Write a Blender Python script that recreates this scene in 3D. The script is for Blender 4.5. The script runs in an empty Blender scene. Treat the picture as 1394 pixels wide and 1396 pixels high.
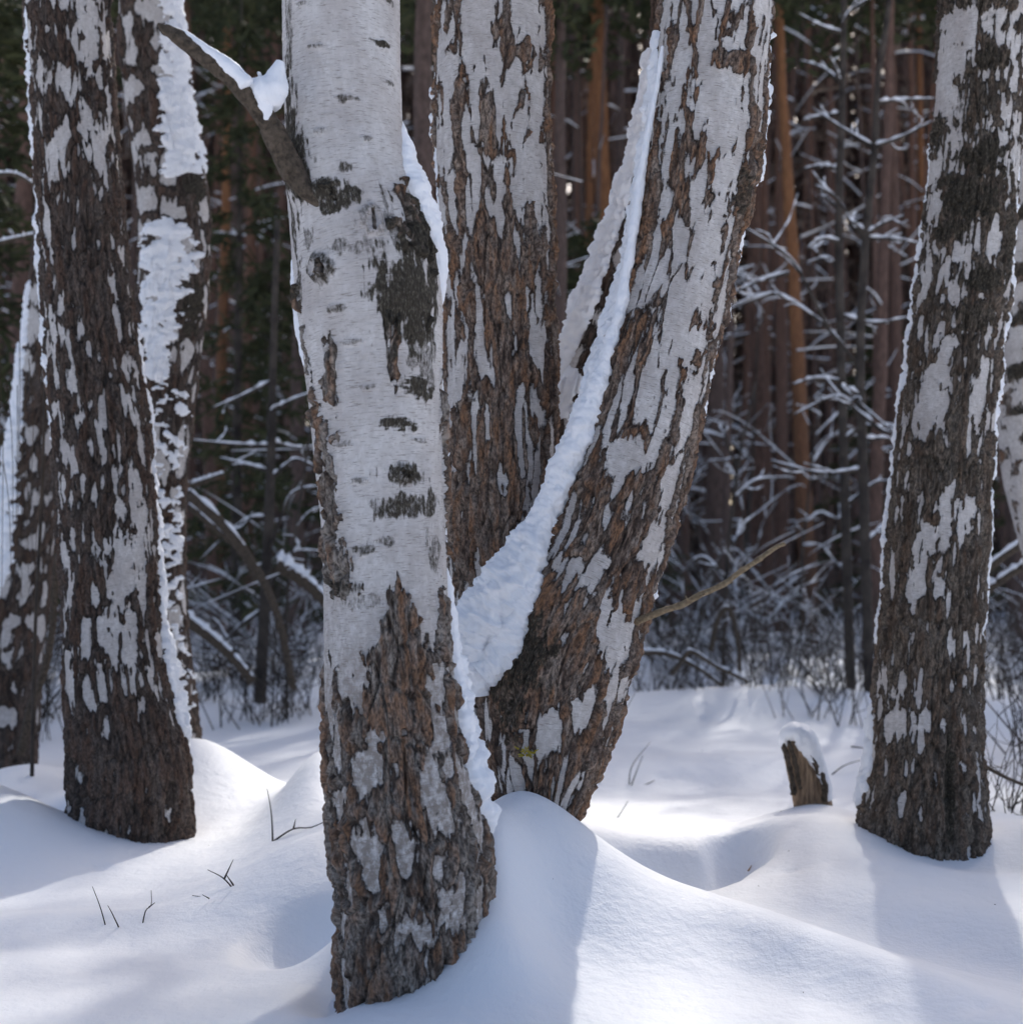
import bpy, math, random
import numpy as np
from mathutils import Vector

random.seed(7)
RNG = np.random.default_rng(11)
scene = bpy.context.scene
COL = scene.collection

# ------------------------------------------------------------------ camera
H, F, CX, CY, HZ = 1.07, 2000.0, 697.0, 698.0, 800.0
PITCH = math.atan((HZ - CY) / F)
cam_d = bpy.data.cameras.new('camera')
cam = bpy.data.objects.new('camera', cam_d)
COL.objects.link(cam)
cam.location = (0, 0, H)
cam.rotation_euler = (math.radians(90) + PITCH, 0, 0)
cam_d.sensor_width = 36.0
cam_d.sensor_fit = 'HORIZONTAL'
cam_d.lens = F / 1394.0 * 36.0
cam_d.clip_start = 0.05
cam_d.clip_end = 3000
cam_d.dof.use_dof = True
cam_d.dof.focus_distance = 4.3
cam_d.dof.aperture_fstop = 2.8
scene.camera = cam

# ------------------------------------------------------------------ sky, sun, exposure
SUN_EL, SUN_AZ = math.radians(38), math.radians(14.5)     # azimuth: to the right of +Y
world = bpy.data.worlds.new('World')
scene.world = world
world.use_nodes = True
wn = world.node_tree
wn.nodes.clear()
w_out = wn.nodes.new('ShaderNodeOutputWorld')
w_bg = wn.nodes.new('ShaderNodeBackground')
w_sky = wn.nodes.new('ShaderNodeTexSky')
w_sky.sky_type = 'NISHITA'
w_sky.sun_disc = False
w_sky.sun_elevation = SUN_EL
w_sky.sun_rotation = SUN_AZ
w_sky.air_density = 0.8
w_sky.dust_density = 4.0
w_sky.ozone_density = 1.0
w_bg.inputs['Strength'].default_value = 0.11
wn.links.new(w_sky.outputs[0], w_bg.inputs[0])
wn.links.new(w_bg.outputs[0], w_out.inputs[0])
sun_d = bpy.data.lights.new('sun', 'SUN')
sun_d.energy = 2.1
sun_d.angle = math.radians(1.1)
sun_d.color = (1.0, 0.95, 0.87)
sun = bpy.data.objects.new('sun', sun_d)
COL.objects.link(sun)
sdir = Vector((math.sin(SUN_AZ) * math.cos(SUN_EL), math.cos(SUN_AZ) * math.cos(SUN_EL), math.sin(SUN_EL)))
sun.rotation_euler = sdir.to_track_quat('Z', 'Y').to_euler()
sun.location = (8, 30, 40)
scene.view_settings.view_transform = 'Standard'
scene.view_settings.look = 'None'
scene.view_settings.exposure = 0.96
scene.view_settings.gamma = 1.0
scene.view_settings.use_curve_mapping = False
scene.render.engine = 'CYCLES'
scene.cycles.use_denoising = True
scene.cycles.max_bounces = 8
scene.cycles.diffuse_bounces = 4
scene.cycles.transparent_max_bounces = 4


def P(px, py, Y):
    """world point at distance Y in front of the camera that the photograph shows at (px, py)"""
    u, v = (px - CX) / F, (CY - py) / F
    c, s = math.cos(PITCH), math.sin(PITCH)
    dy, dz = c - s * v, s + c * v
    k = Y / dy
    return np.array([u * k, Y, H + dz * k])


# ------------------------------------------------------------------ noise
def _h(ix, iy, iz, seed):
    n = (ix.astype(np.uint32) * np.uint32(374761393) + iy.astype(np.uint32) * np.uint32(668265263)
         + iz.astype(np.uint32) * np.uint32(2147483647 - 58) + np.uint32((seed * 974711 + 12345) & 0xffffffff))
    n = (n ^ (n >> np.uint32(13))) * np.uint32(1274126177)
    n = (n ^ (n >> np.uint32(16))) * np.uint32(2246822519)
    return n ^ (n >> np.uint32(15))


_G = RNG.normal(size=(256, 3))
_G /= np.linalg.norm(_G, axis=1)[:, None]
_G = _G.astype(np.float32)


def perlin(x, y, z, seed=0):
    x, y, z = np.broadcast_arrays(np.asarray(x, np.float32), np.asarray(y, np.float32), np.asarray(z, np.float32))
    fx, fy, fz = np.floor(x), np.floor(y), np.floor(z)
    ix, iy, iz = fx.astype(np.int64), fy.astype(np.int64), fz.astype(np.int64)
    x, y, z = x - fx, y - fy, z - fz
    u, v, w = (t * t * t * (t * (t * 6 - 15) + 10) for t in (x, y, z))
    r = 0
    for dx in (0, 1):
        for dy in (0, 1):
            for dz in (0, 1):
                g = _G[_h(ix + dx, iy + dy, iz + dz, seed) & np.uint32(255)]
                d = g[..., 0] * (x - dx) + g[..., 1] * (y - dy) + g[..., 2] * (z - dz)
                r = r + d * (u if dx else 1 - u) * (v if dy else 1 - v) * (w if dz else 1 - w)
    return r * 1.6


def fbm(x, y, z, o=4, seed=0):
    r, a, t = 0, 0.5, 0
    for k in range(o):
        r = r + a * perlin(x * 2 ** k, y * 2 ** k, z * 2 ** k, seed + k)
        t += a
        a *= 0.5
    return r / t


def worley(u, v, n, seed=0):
    """cells of unit size, periodic in u with period n: returns F1, F2, id in 0..1"""
    iu, iv = np.floor(u).astype(np.int64), np.floor(v).astype(np.int64)
    f1 = np.full(u.shape, 9., np.float32)
    f2 = f1.copy()
    cid = np.zeros(u.shape, np.float32)
    for a in (-1, 0, 1):
        for b in (-1, 0, 1):
            cu, cv = iu + a, iv + b
            h = _h(np.mod(cu, n), cv, np.zeros_like(cv), seed)
            ox = (h & np.uint32(1023)).astype(np.float32) / 1023
            oy = ((h >> np.uint32(10)) & np.uint32(1023)).astype(np.float32) / 1023
            d = np.hypot(cu + .1 + .8 * ox - u, cv + .1 + .8 * oy - v)
            r = (h >> np.uint32(20)).astype(np.float32) / 4096
            near = d < f1
            f2 = np.where(near, f1, np.minimum(f2, d))
            cid = np.where(near, r, cid)
            f1 = np.where(near, d, f1)
    return f1, f2, cid


def sst(a, b, x):
    t = np.clip((x - a) / (b - a), 0, 1)
    return t * t * (3 - 2 * t)


# ------------------------------------------------------------------ mesh helpers
def mesh_from(name, V, Q, mat=None, smooth=True, attrs=None, T=None):
    me = bpy.data.meshes.new(name)
    V = np.asarray(V, np.float32).reshape(-1, 3)
    Q = np.zeros((0, 4), np.int32) if Q is None else np.asarray(Q, np.int32).reshape(-1, 4)
    T = np.zeros((0, 3), np.int32) if T is None else np.asarray(T, np.int32).reshape(-1, 3)
    me.vertices.add(len(V))
    me.vertices.foreach_set('co', V.ravel())
    me.loops.add(Q.size + T.size)
    me.loops.foreach_set('vertex_index', np.concatenate([Q.ravel(), T.ravel()]))
    nq, nt = len(Q), len(T)
    me.polygons.add(nq + nt)
    me.polygons.foreach_set('loop_start', np.concatenate([np.arange(nq) * 4, nq * 4 + np.arange(nt) * 3]).astype(np.int32))
    me.polygons.foreach_set('use_smooth', np.full(nq + nt, smooth))
    for k, a in (attrs or {}).items():
        a = np.asarray(a, np.float32)
        if a.ndim == 2:
            at = me.attributes.new(k, 'FLOAT_VECTOR', 'POINT')
            at.data.foreach_set('vector', a.ravel())
        else:
            at = me.attributes.new(k, 'FLOAT', 'POINT')
            at.data.foreach_set('value', a)
    me.update(calc_edges=True)
    me.validate()
    if mat:
        me.materials.append(mat)
    return me


def add(name, me, parent=None, loc=(0, 0, 0)):
    o = bpy.data.objects.new(name, me)
    COL.objects.link(o)
    o.location = loc
    if parent:
        o.parent = parent
    return o


def tag(o, label=None, cat=None, group=None, kind=None):
    for k, v in (('label', label), ('category', cat), ('group', group), ('kind', kind)):
        if v:
            o[k] = v
    return o


def thing(name, loc, label, cat, group=None):
    return tag(add(name, None, None, loc), label, cat, group)


def smooth_path(pts, n):
    """Catmull-Rom through pts (k, d) resampled to n points"""
    p = np.asarray(pts, float)
    if len(p) == 2:
        t = np.linspace(0, 1, n)[:, None]
        return p[0] * (1 - t) + p[1] * t
    q = np.vstack([2 * p[0] - p[1], p, 2 * p[-1] - p[-2]])
    s = np.linspace(0, len(p) - 1 - 1e-6, n)
    i = s.astype(int)
    t = (s - i)[:, None]
    a, b, c, d = q[i], q[i + 1], q[i + 2], q[i + 3]
    return .5 * (2 * b + (c - a) * t + (2 * a - 5 * b + 4 * c - d) * t ** 2 + (3 * b - a - 3 * c + d) * t ** 3)


class MB:
    def __init__(s):
        s.V, s.Q, s.T, s.n = [], [], [], 0

    def quads(s, V, Q):
        s.V.append(V)
        s.Q.append(np.asarray(Q) + s.n)
        s.n += len(V)

    def tube(s, pts, rad, sides=6, cap=True, squash=None, jit=0):
        pts = np.asarray(pts, float)
        n = len(pts)
        rad = np.broadcast_to(np.asarray(rad, float), (n,))
        t = np.gradient(pts, axis=0)
        t /= np.linalg.norm(t, axis=1)[:, None] + 1e-9
        up = np.array([0, 0, 1.]) if abs(t[:, 2]).mean() < .8 else np.array([0, 1., 0])
        a = np.cross(t, up)
        a /= np.linalg.norm(a, axis=1)[:, None] + 1e-9
        b = np.cross(a, t)
        th = np.linspace(0, 2 * np.pi, sides, endpoint=False)
        sq = 1 if squash is None else squash
        ring = pts[:, None] + rad[:, None, None] * (np.cos(th)[None, :, None] * a[:, None] + sq * np.sin(th)[None, :, None] * b[:, None])
        if jit:
            ring = ring + (random_field(ring, jit))
        V = ring.reshape(-1, 3)
        i = np.arange(n - 1)[:, None] * sides
        j = np.arange(sides)[None]
        k = (j + 1) % sides
        Q = np.stack([i + j, i + k, i + sides + k, i + sides + j], -1).reshape(-1, 4)
        s.V.append(V)
        s.Q.append(Q + s.n)
        if cap:
            for base, rev in ((0, True), ((n - 1) * sides, False)):
                c = np.arange(sides - 2)
                tri = np.stack([np.full_like(c, base), base + c + 1, base + c + 2], -1)
                s.T.append((tri[:, ::-1] if rev else tri) + s.n)
        s.n += len(V)

    def mesh(s, name, mat, smooth=True, off=(0, 0, 0)):
        V = np.vstack(s.V) - np.asarray(off)
        Q = np.vstack(s.Q) if s.Q else None
        T = np.vstack(s.T) if s.T else None
        return mesh_from(name, V, Q, mat, smooth, None, T)


def random_field(p, amp, sc=40.):
    q = p * sc
    return amp * np.stack([perlin(q[..., 0], q[..., 1], q[..., 2], 91 + k) for k in range(3)], -1)


# ------------------------------------------------------------------ materials
def mat(name):
    m = bpy.data.materials.new(name)
    m.use_nodes = True
    nt = m.node_tree
    nt.nodes.clear()
    o = nt.nodes.new('ShaderNodeOutputMaterial')
    b = nt.nodes.new('ShaderNodeBsdfPrincipled')
    nt.links.new(b.outputs[0], o.inputs[0])
    b.inputs['Specular IOR Level'].default_value = 0.25
    b.inputs['Roughness'].default_value = 0.85
    return m, nt, b


class NT:
    """small node helper"""
    def __init__(s, nt):
        s.t = nt

    def link(s, a, b):
        s.t.links.new(a, b)

    def val(s, sock, v):
        if hasattr(v, 'node'):
            s.link(v, sock)
        else:
            sock.default_value = v

    def attr(s, name, out='Fac'):
        n = s.t.nodes.new('ShaderNodeAttribute')
        n.attribute_name = name
        return n.outputs[out]

    def coord(s, out='Object'):
        return s.t.nodes.new('ShaderNodeTexCoord').outputs[out]

    def scale(s, vec, sc):
        n = s.t.nodes.new('ShaderNodeMapping')
        s.link(vec, n.inputs['Vector'])
        n.inputs['Scale'].default_value = sc
        return n.outputs[0]

    def noise(s, vec, sc=1., det=4., rough=.55, dist=0.):
        n = s.t.nodes.new('ShaderNodeTexNoise')
        s.link(vec, n.inputs['Vector'])
        n.inputs['Scale'].default_value = sc
        n.inputs['Detail'].default_value = det
        n.inputs['Roughness'].default_value = rough
        n.inputs['Distortion'].default_value = dist
        return n.outputs[0]

    def ramp(s, f, stops):
        n = s.t.nodes.new('ShaderNodeValToRGB')
        e = n.color_ramp.elements
        while len(e) < len(stops):
            e.new(.5)
        for k, (p, c) in enumerate(stops):
            e[k].position = p
            e[k].color = (*c, 1) if len(c) == 3 else c
        s.link(f, n.inputs[0])
        return n.outputs[0]

    def rng(s, f, a, b, c=0., d=1.):
        n = s.t.nodes.new('ShaderNodeMapRange')
        n.inputs['From Min'].default_value = a
        n.inputs['From Max'].default_value = b
        n.inputs['To Min'].default_value = c
        n.inputs['To Max'].default_value = d
        s.link(f, n.inputs['Value'])
        return n.outputs[0]

    def math(s, op, a, b=0.):
        n = s.t.nodes.new('ShaderNodeMath')
        n.operation = op
        s.val(n.inputs[0], a)
        s.val(n.inputs[1], b)
        return n.outputs[0]

    def mix(s, f, a, b):
        n = s.t.nodes.new('ShaderNodeMix')
        n.data_type = 'RGBA'
        s.val(n.inputs['Factor'], f)
        for k, v in ((6, a), (7, b)):
            s.val(n.inputs[k], v if hasattr(v, 'node') else (*v, 1))
        return n.outputs[2]

    def bump(s, h, strength, dist, normal=None):
        n = s.t.nodes.new('ShaderNodeBump')
        n.inputs['Strength'].default_value = strength
        n.inputs['Distance'].default_value = dist
        s.link(h, n.inputs['Height'])
        if normal is not None:
            s.link(normal, n.inputs['Normal'])
        return n.outputs[0]


def bark_mat(name, dark=(.042, .031, .026), mid=(.215, .15, .115), light=(.44, .355, .29), warm=(.31, .165, .09), grey=(.36, .335, .31),
             warmth=.5, greyness=.4, white=(.645, .62, .605), white2=(.50, .465, .45)):
    m, nt, b = mat(name)
    N = NT(nt)
    co = N.attr('bark_co', 'Vector')
    wf, df = N.attr('white'), N.attr('dark')
    n1 = N.noise(N.scale(co, (70, 70, 16)), 1, 5, .65)
    rough = N.ramp(n1, [(.36, dark), (.51, mid), (.66, light)])
    ti = N.attr('tint')
    rough = N.mix(N.rng(ti, .45, 1.1, 0, .75), rough, light)
    rough = N.mix(N.rng(ti, .40, -.1, 0, .75), rough, dark)
    n2 = N.noise(N.scale(co, (22, 22, 4)), 1, 3, .6)
    cst = N.attr('crest')
    rough = N.mix(N.math('MULTIPLY', N.rng(N.math('ADD', n2, N.math('MULTIPLY', cst, .22)), .58, .80), warmth), rough, warm)
    n3 = N.noise(N.scale(co, (30, 30, 9)), 1.3, 4, .6)
    rough = N.mix(N.math('MULTIPLY', N.rng(n3, .52, .72), greyness), rough, grey)
    n1b = N.noise(N.scale(co, (240, 240, 90)), 1, 3, .6)
    rough = N.mix(N.rng(n1b, .36, .60, .8, 0.), rough, dark)
    rough = N.mix(N.rng(N.math('ADD', wf, N.math('MULTIPLY', N.math('SUBTRACT', n1, .5), .5)), -.20, -.02, 0, .85), rough, dark)
    # white papery bark: horizontal streaks, lenticels, pinkish and grey blotches
    s1 = N.noise(N.scale(co, (16, 16, 170)), 1, 4, .6)
    s2 = N.noise(N.scale(co, (40, 40, 420)), 1, 2, .5)
    bl = N.noise(N.scale(co, (9, 9, 6)), 1, 4, .6)
    wc = N.mix(N.rng(bl, .38, .66), white, white2)
    mo = N.noise(N.scale(co, (50, 50, 36)), 1, 5, .7)
    wc = N.mix(N.rng(mo, .52, .78, 0, .6), wc, (.40, .37, .34))
    wc = N.mix(N.rng(s1, .54, .78, 0, .55), wc, (.36, .33, .31))
    wc = N.mix(N.rng(s2, .585, .68, 0, .7), wc, (.19, .165, .145))
    we = N.attr('weather')
    wn_ = N.noise(N.scale(co, (55, 55, 40)), 1, 5, .7)
    wc = N.mix(N.math('MULTIPLY', we, N.rng(wn_, .36, .56)), wc, (.235, .20, .172))
    fn = N.noise(N.scale(co, (150, 150, 90)), 1, 3, .6)
    wm = N.rng(N.math('ADD', wf, N.math('MULTIPLY', N.math('SUBTRACT', fn, .5), .28)), -.03, .05)
    col = N.mix(wm, rough, wc)
    dn = N.noise(N.scale(co, (130, 130, 60)), 1, 4, .7)
    dmask = N.rng(N.math('ADD', df, N.math('MULTIPLY', N.math('SUBTRACT', dn, .5), 1.5)), .30, .80)
    dcol = N.ramp(n1b, [(.3, (.02, .017, .013)), (.55, (.055, .046, .034)), (.75, (.16, .145, .118))])
    col = N.mix(dmask, col, dcol)
    N.link(col, b.inputs['Base Color'])
    hr = N.math('MULTIPLY', N.math('ADD', n1, N.math('MULTIPLY', n1b, .5)), N.math('SUBTRACT', 1., N.math('MULTIPLY', wm, .9)))
    hw = N.math('MULTIPLY', s1, N.math('MULTIPLY', wm, .12))
    N.link(N.bump(N.math('ADD', hr, hw), 1., .012), b.inputs['Normal'])
    return m


def snow_mat(name, fine=1., col=(.87, .885, .92)):
    m, nt, b = mat(name)
    N = NT(nt)
    co = N.coord('Object')
    a = N.noise(co, 9 * fine, 4, .6)
    g = N.noise(co, 160 * fine, 3, .7)
    b.inputs['Base Color'].default_value = (*col, 1)
    b.inputs['Roughness'].default_value = .6
    b.inputs['Specular IOR Level'].default_value = .2
    md = N.noise(co, 38 * fine, 4, .65)
    nb = N.bump(md, .30, .010 / fine, N.bump(a, .3, .03 / fine))
    N.link(N.bump(g, .22, .004, nb), b.inputs['Normal'])
    return m


def simple_bark(name, c1, c2, sc=(60, 60, 12), var=.3, zmix=None):
    m, nt, b = mat(name)
    N = NT(nt)
    co = N.coord('Object')
    n = N.noise(N.scale(co, sc), 1, 4, .65)
    col = N.ramp(n, [(.32, c1), (.68, c2)])
    if zmix:
        sep = nt.nodes.new('ShaderNodeSeparateXYZ')
        N.link(co, sep.inputs[0])
        k = N.math('ADD', sep.outputs[2], N.math('MULTIPLY', N.math('SUBTRACT', N.noise(co, 1.2, 3), .5), 3.))
        hi = N.ramp(n, [(.3, zmix[2]), (.7, zmix[3])])
        oi = nt.nodes.new('ShaderNodeObjectInfo')
        k = N.math('ADD', k, N.math('MULTIPLY', N.math('SUBTRACT', oi.outputs['Random'], .5), zmix[4]))
        col = N.mix(N.rng(k, zmix[0], zmix[1]), col, hi)
    N.link(col, b.inputs['Base Color'])
    N.link(N.bump(n, .8, .012), b.inputs['Normal'])
    return m


def flat_mat(name, c1, c2, sc=6.):
    m, nt, b = mat(name)
    N = NT(nt)
    n = N.noise(N.coord('Object'), sc, 3, .6)
    N.link(N.ramp(n, [(.35, c1), (.65, c2)]), b.inputs['Base Color'])
    return m


M_SNOW = snow_mat('snow_cover')
M_CLUMP = snow_mat('clinging_snow', 2.2)
M_BARK_A = bark_mat('birch_bark_pale', warmth=.8, greyness=.75, mid=(.20, .158, .128), light=(.44, .39, .34))
M_BARK_B = bark_mat('birch_bark_brown', warmth=.95, greyness=.4)
M_BARK_E = bark_mat('birch_bark_dark', dark=(.04, .032, .025), mid=(.13, .10, .077), light=(.28, .235, .19), warm=(.19, .10, .055), warmth=.35, greyness=.25)
M_BARK_F = bark_mat('birch_bark_black', dark=(.03, .024, .020), mid=(.09, .066, .055), light=(.19, .15, .125), warm=(.17, .085, .05), warmth=.45, greyness=.15)
M_PINE = simple_bark('pine_bark', (.07, .043, .035), (.19, .115, .088), (30, 30, 7), zmix=(4., 13., (.12, .06, .042), (.24, .125, .078), 10.))
M_PINE_O = simple_bark('pine_bark_orange', (.06, .036, .027), (.14, .08, .055), (22, 22, 5), zmix=(.5, 8.0, (.15, .065, .032), (.31, .145, .065), .1))
M_PINE_D = simple_bark('pine_bark_dark', (.06, .042, .036), (.16, .11, .092), (30, 30, 7))
M_TWIG = flat_mat('twig_bark', (.03, .025, .022), (.085, .07, .058))
M_STICK = simple_bark('dry_stick', (.16, .115, .07), (.34, .26, .165), (90, 90, 90))
M_WOOD = simple_bark('weathered_wood', (.10, .065, .045), (.40, .28, .18), (70, 70, 9))
M_DEADBARK = simple_bark('branch_bark', (.035, .028, .02), (.13, .10, .075), (60, 60, 60))
M_NEEDLE = flat_mat('pine_needles', (.03, .036, .017), (.065, .07, .03), 3.)
M_FAR = flat_mat('far_bark', (.10, .064, .05), (.22, .135, .105), 1.5)
M_LICHEN = flat_mat('yellow_lichen', (.35, .28, .03), (.5, .42, .08), 60.)
M_LEAF = flat_mat('dry_leaf', (.22, .10, .03), (.36, .18, .06), 30.)


# ------------------------------------------------------------------ ground
def bp(x, y, px, Y, amp, sx, sy, rot=0., p=1.):
    cx = (px - CX) / F * Y
    c, s = math.cos(rot), math.sin(rot)
    u, v = ((x - cx) * c + (y - Y) * s) / sx, (-(x - cx) * s + (y - Y) * c) / sy
    return amp * np.exp(-(u * u + v * v) ** p)


DENT = np.random.default_rng(21).uniform([-50, 3.5, -.016, .025], [1450, 8.5, .007, .07], (46, 4))


def ground_z(x, y):
    x, y = np.asarray(x, float), np.asarray(y, float)
    z = .05 * fbm(x * .35, y * .35, 3., 3, 40) + .012 * perlin(x * 1.3, y * 1.3, 8., 44)
    z = z + .010 * fbm(x * 3.1, y * 3.1, 2., 3, 46) * sst(1.5, 3., y)
    z = z * sst(2., 5., y) + .3 * sst(30, 60, y) * fbm(x * .05, y * .05, 1., 2, 45)
    # mound banked up round the birch clump, falling away to the right and to the camera
    z = z + bp(x, y, 706, 4.42, .36, .34, .42, 0, .9)
    z = z + bp(x, y, 668, 3.98, .22, .12, .24) + bp(x, y, 672, 3.68, .10, .15, .16)
    z = z + bp(x, y, 840, 4.25, .12, .55, .40)
    z = z + bp(x, y, 620, 5.6, .38, .55, .5)
    z = z + bp(x, y, 560, 3.5, .05, .7, .4) - bp(x, y, 452, 3.72, .06, .07, .14)
    # hollow behind the crest, and the pit beyond it
    z = z - bp(x, y, 900, 5.48, .20, .26, .30, -.35, 2.2)
    z = z + bp(x, y, 900, 6.0, .05, .40, .22)
    z = z - bp(x, y, 1003, 5.72, .22, .12, .26, -.2, 2.2)
    z = z + bp(x, y, 1110, 5.75, .115, .30, .55, .2)
    z = z + bp(x, y, 1110, 6.35, .08, .35, .35)
    z = z + bp(x, y, 1135, 5.0, .05, .45, .5)
    z = z + bp(x, y, 1135, 3.97, .085, .60, .17, -.88) - bp(x, y, 1285, 4.45, .10, .62, .24, -.80, 1.2)
    z = z - bp(x, y, 1300, 5.55, .06, .35, .18)
    z = z + bp(x, y, 1440, 5.9, .12, .35, .6)
    z = z - bp(x, y, 970, 7.9, .05, 1.2, .5)
    z = z + bp(x, y, 1010, 8.6, .09, .9, .45)
    # left side: bank in front of and behind the left birch
    z = z + bp(x, y, -70, 5.95, .33, .52, .45)
    z = z + bp(x, y, 40, 7.6, .17, .35, .5)
    z = z - bp(x, y, 66, 6.7, .18, .24, .26, 0, 1.8)
    z = z + bp(x, y, 262, 7.2, .34, .42, .55)
    z = z + bp(x, y, 445, 6.6, .34, .22, .6)
    z = z + bp(x, y, 440, 4.95, .17, .36, .34, -.3)
    z = z - bp(x, y, 425, 4.35, .13, .17, .22, 0, 2)
    z = z + bp(x, y, 470, 4.12, .05, .10, .14)
    z = z + bp(x, y, 120, 4.7, .035, .8, .16)
    z = z + bp(x, y, 1255, 5.75, .07, .36, .4) + bp(x, y, 1106, 6.5, .03, .2, .2)
    # little dents and crumbs where snow has dropped from the branches
    for k in range(46):
        z = z + bp(x, y, DENT[k, 0], DENT[k, 1], DENT[k, 2], DENT[k, 3], DENT[k, 3] * .9)
    # low drifts at the edge of the wood
    for k, (px, Y, a, sx) in enumerate([(300, 12, .14, .9), (430, 14, .2, .9), (940, 13, .14, 1.3), (1130, 12.5, .16, 1.0), (1375, 10.5, .28, .55), (1040, 17, .3, 1.2),
                                        (520, 16, .2, 1.5), (60, 13, .15, 1.2), (1260, 19, .3, 1.5), (880, 20, .3, 1.6)]):
        z = z + bp(x, y, px, Y, a, sx, sx * .7)
    return z


def gz(x, y):
    return float(ground_z(np.array([x]), np.array([y]))[0])


def on_ground(px, py):
    """point of the snow surface that the photograph shows at (px, py)"""
    Y = np.concatenate([np.arange(3.0, 12, .02), np.arange(12, 60, .1)])
    p1 = P(px, py, 1.) - np.array([0, 0, H])
    q = Y[:, None] * p1 + np.array([0, 0, H])
    hit = np.where(q[:, 2] <= ground_z(q[:, 0], q[:, 1]))[0]
    return q[hit[0]] if len(hit) else P(px, py, 30)


def axis(dense, lo, hi, step, far, g=1.12):
    a = list(np.arange(lo, hi + 1e-6, step))
    s, v = step, hi
    while v < far:
        s *= g
        v += s
        a.append(v)
    s, v = step, lo
    b = []
    while v > -far:
        s *= g
        v -= s
        b.append(v)
    return np.array(b[::-1] + a)


gx = axis(0, -2.6, 2.6, .026, 420)
gy = axis(0, 3.0, 9.0, .026, 420, 1.06)
GX, GY = np.meshgrid(gx, gy)
GZ = ground_z(GX, GY)
nx = len(gx)
i = (np.arange(len(gy) - 1)[:, None] * nx + np.arange(nx - 1)[None]).ravel()
me = mesh_from('snow_ground', np.stack([GX, GY, GZ], -1), np.stack([i, i + 1, i + nx + 1, i + nx], -1), M_SNOW)
tag(add('snow_ground', me), 'deep untouched snow with soft mounds, hollows and shadow stripes', None, None, 'structure')


# ------------------------------------------------------------------ the detailed birch trunks
def interp_smooth(yq, ys, vs, sig):
    v = np.interp(yq, ys, vs)
    step = abs(yq[1] - yq[0])
    k = np.arange(-int(3 * sig / step), int(3 * sig / step) + 1)
    w = np.exp(-.5 * (k * step / sig) ** 2)
    w /= w.sum()
    pad = len(k) // 2
    ext = np.concatenate([v[0] + (v[1] - v[0]) * np.arange(-pad, 0), v, v[-1] + (v[-1] - v[-2]) * np.arange(1, pad + 1)])
    return np.convolve(ext, w, 'valid')


def ground_row(t, C, sq):
    return float(np.interp(t.location[2], C[:40 + len(C) // 2, 2], sq[:40 + len(C) // 2]))


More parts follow.
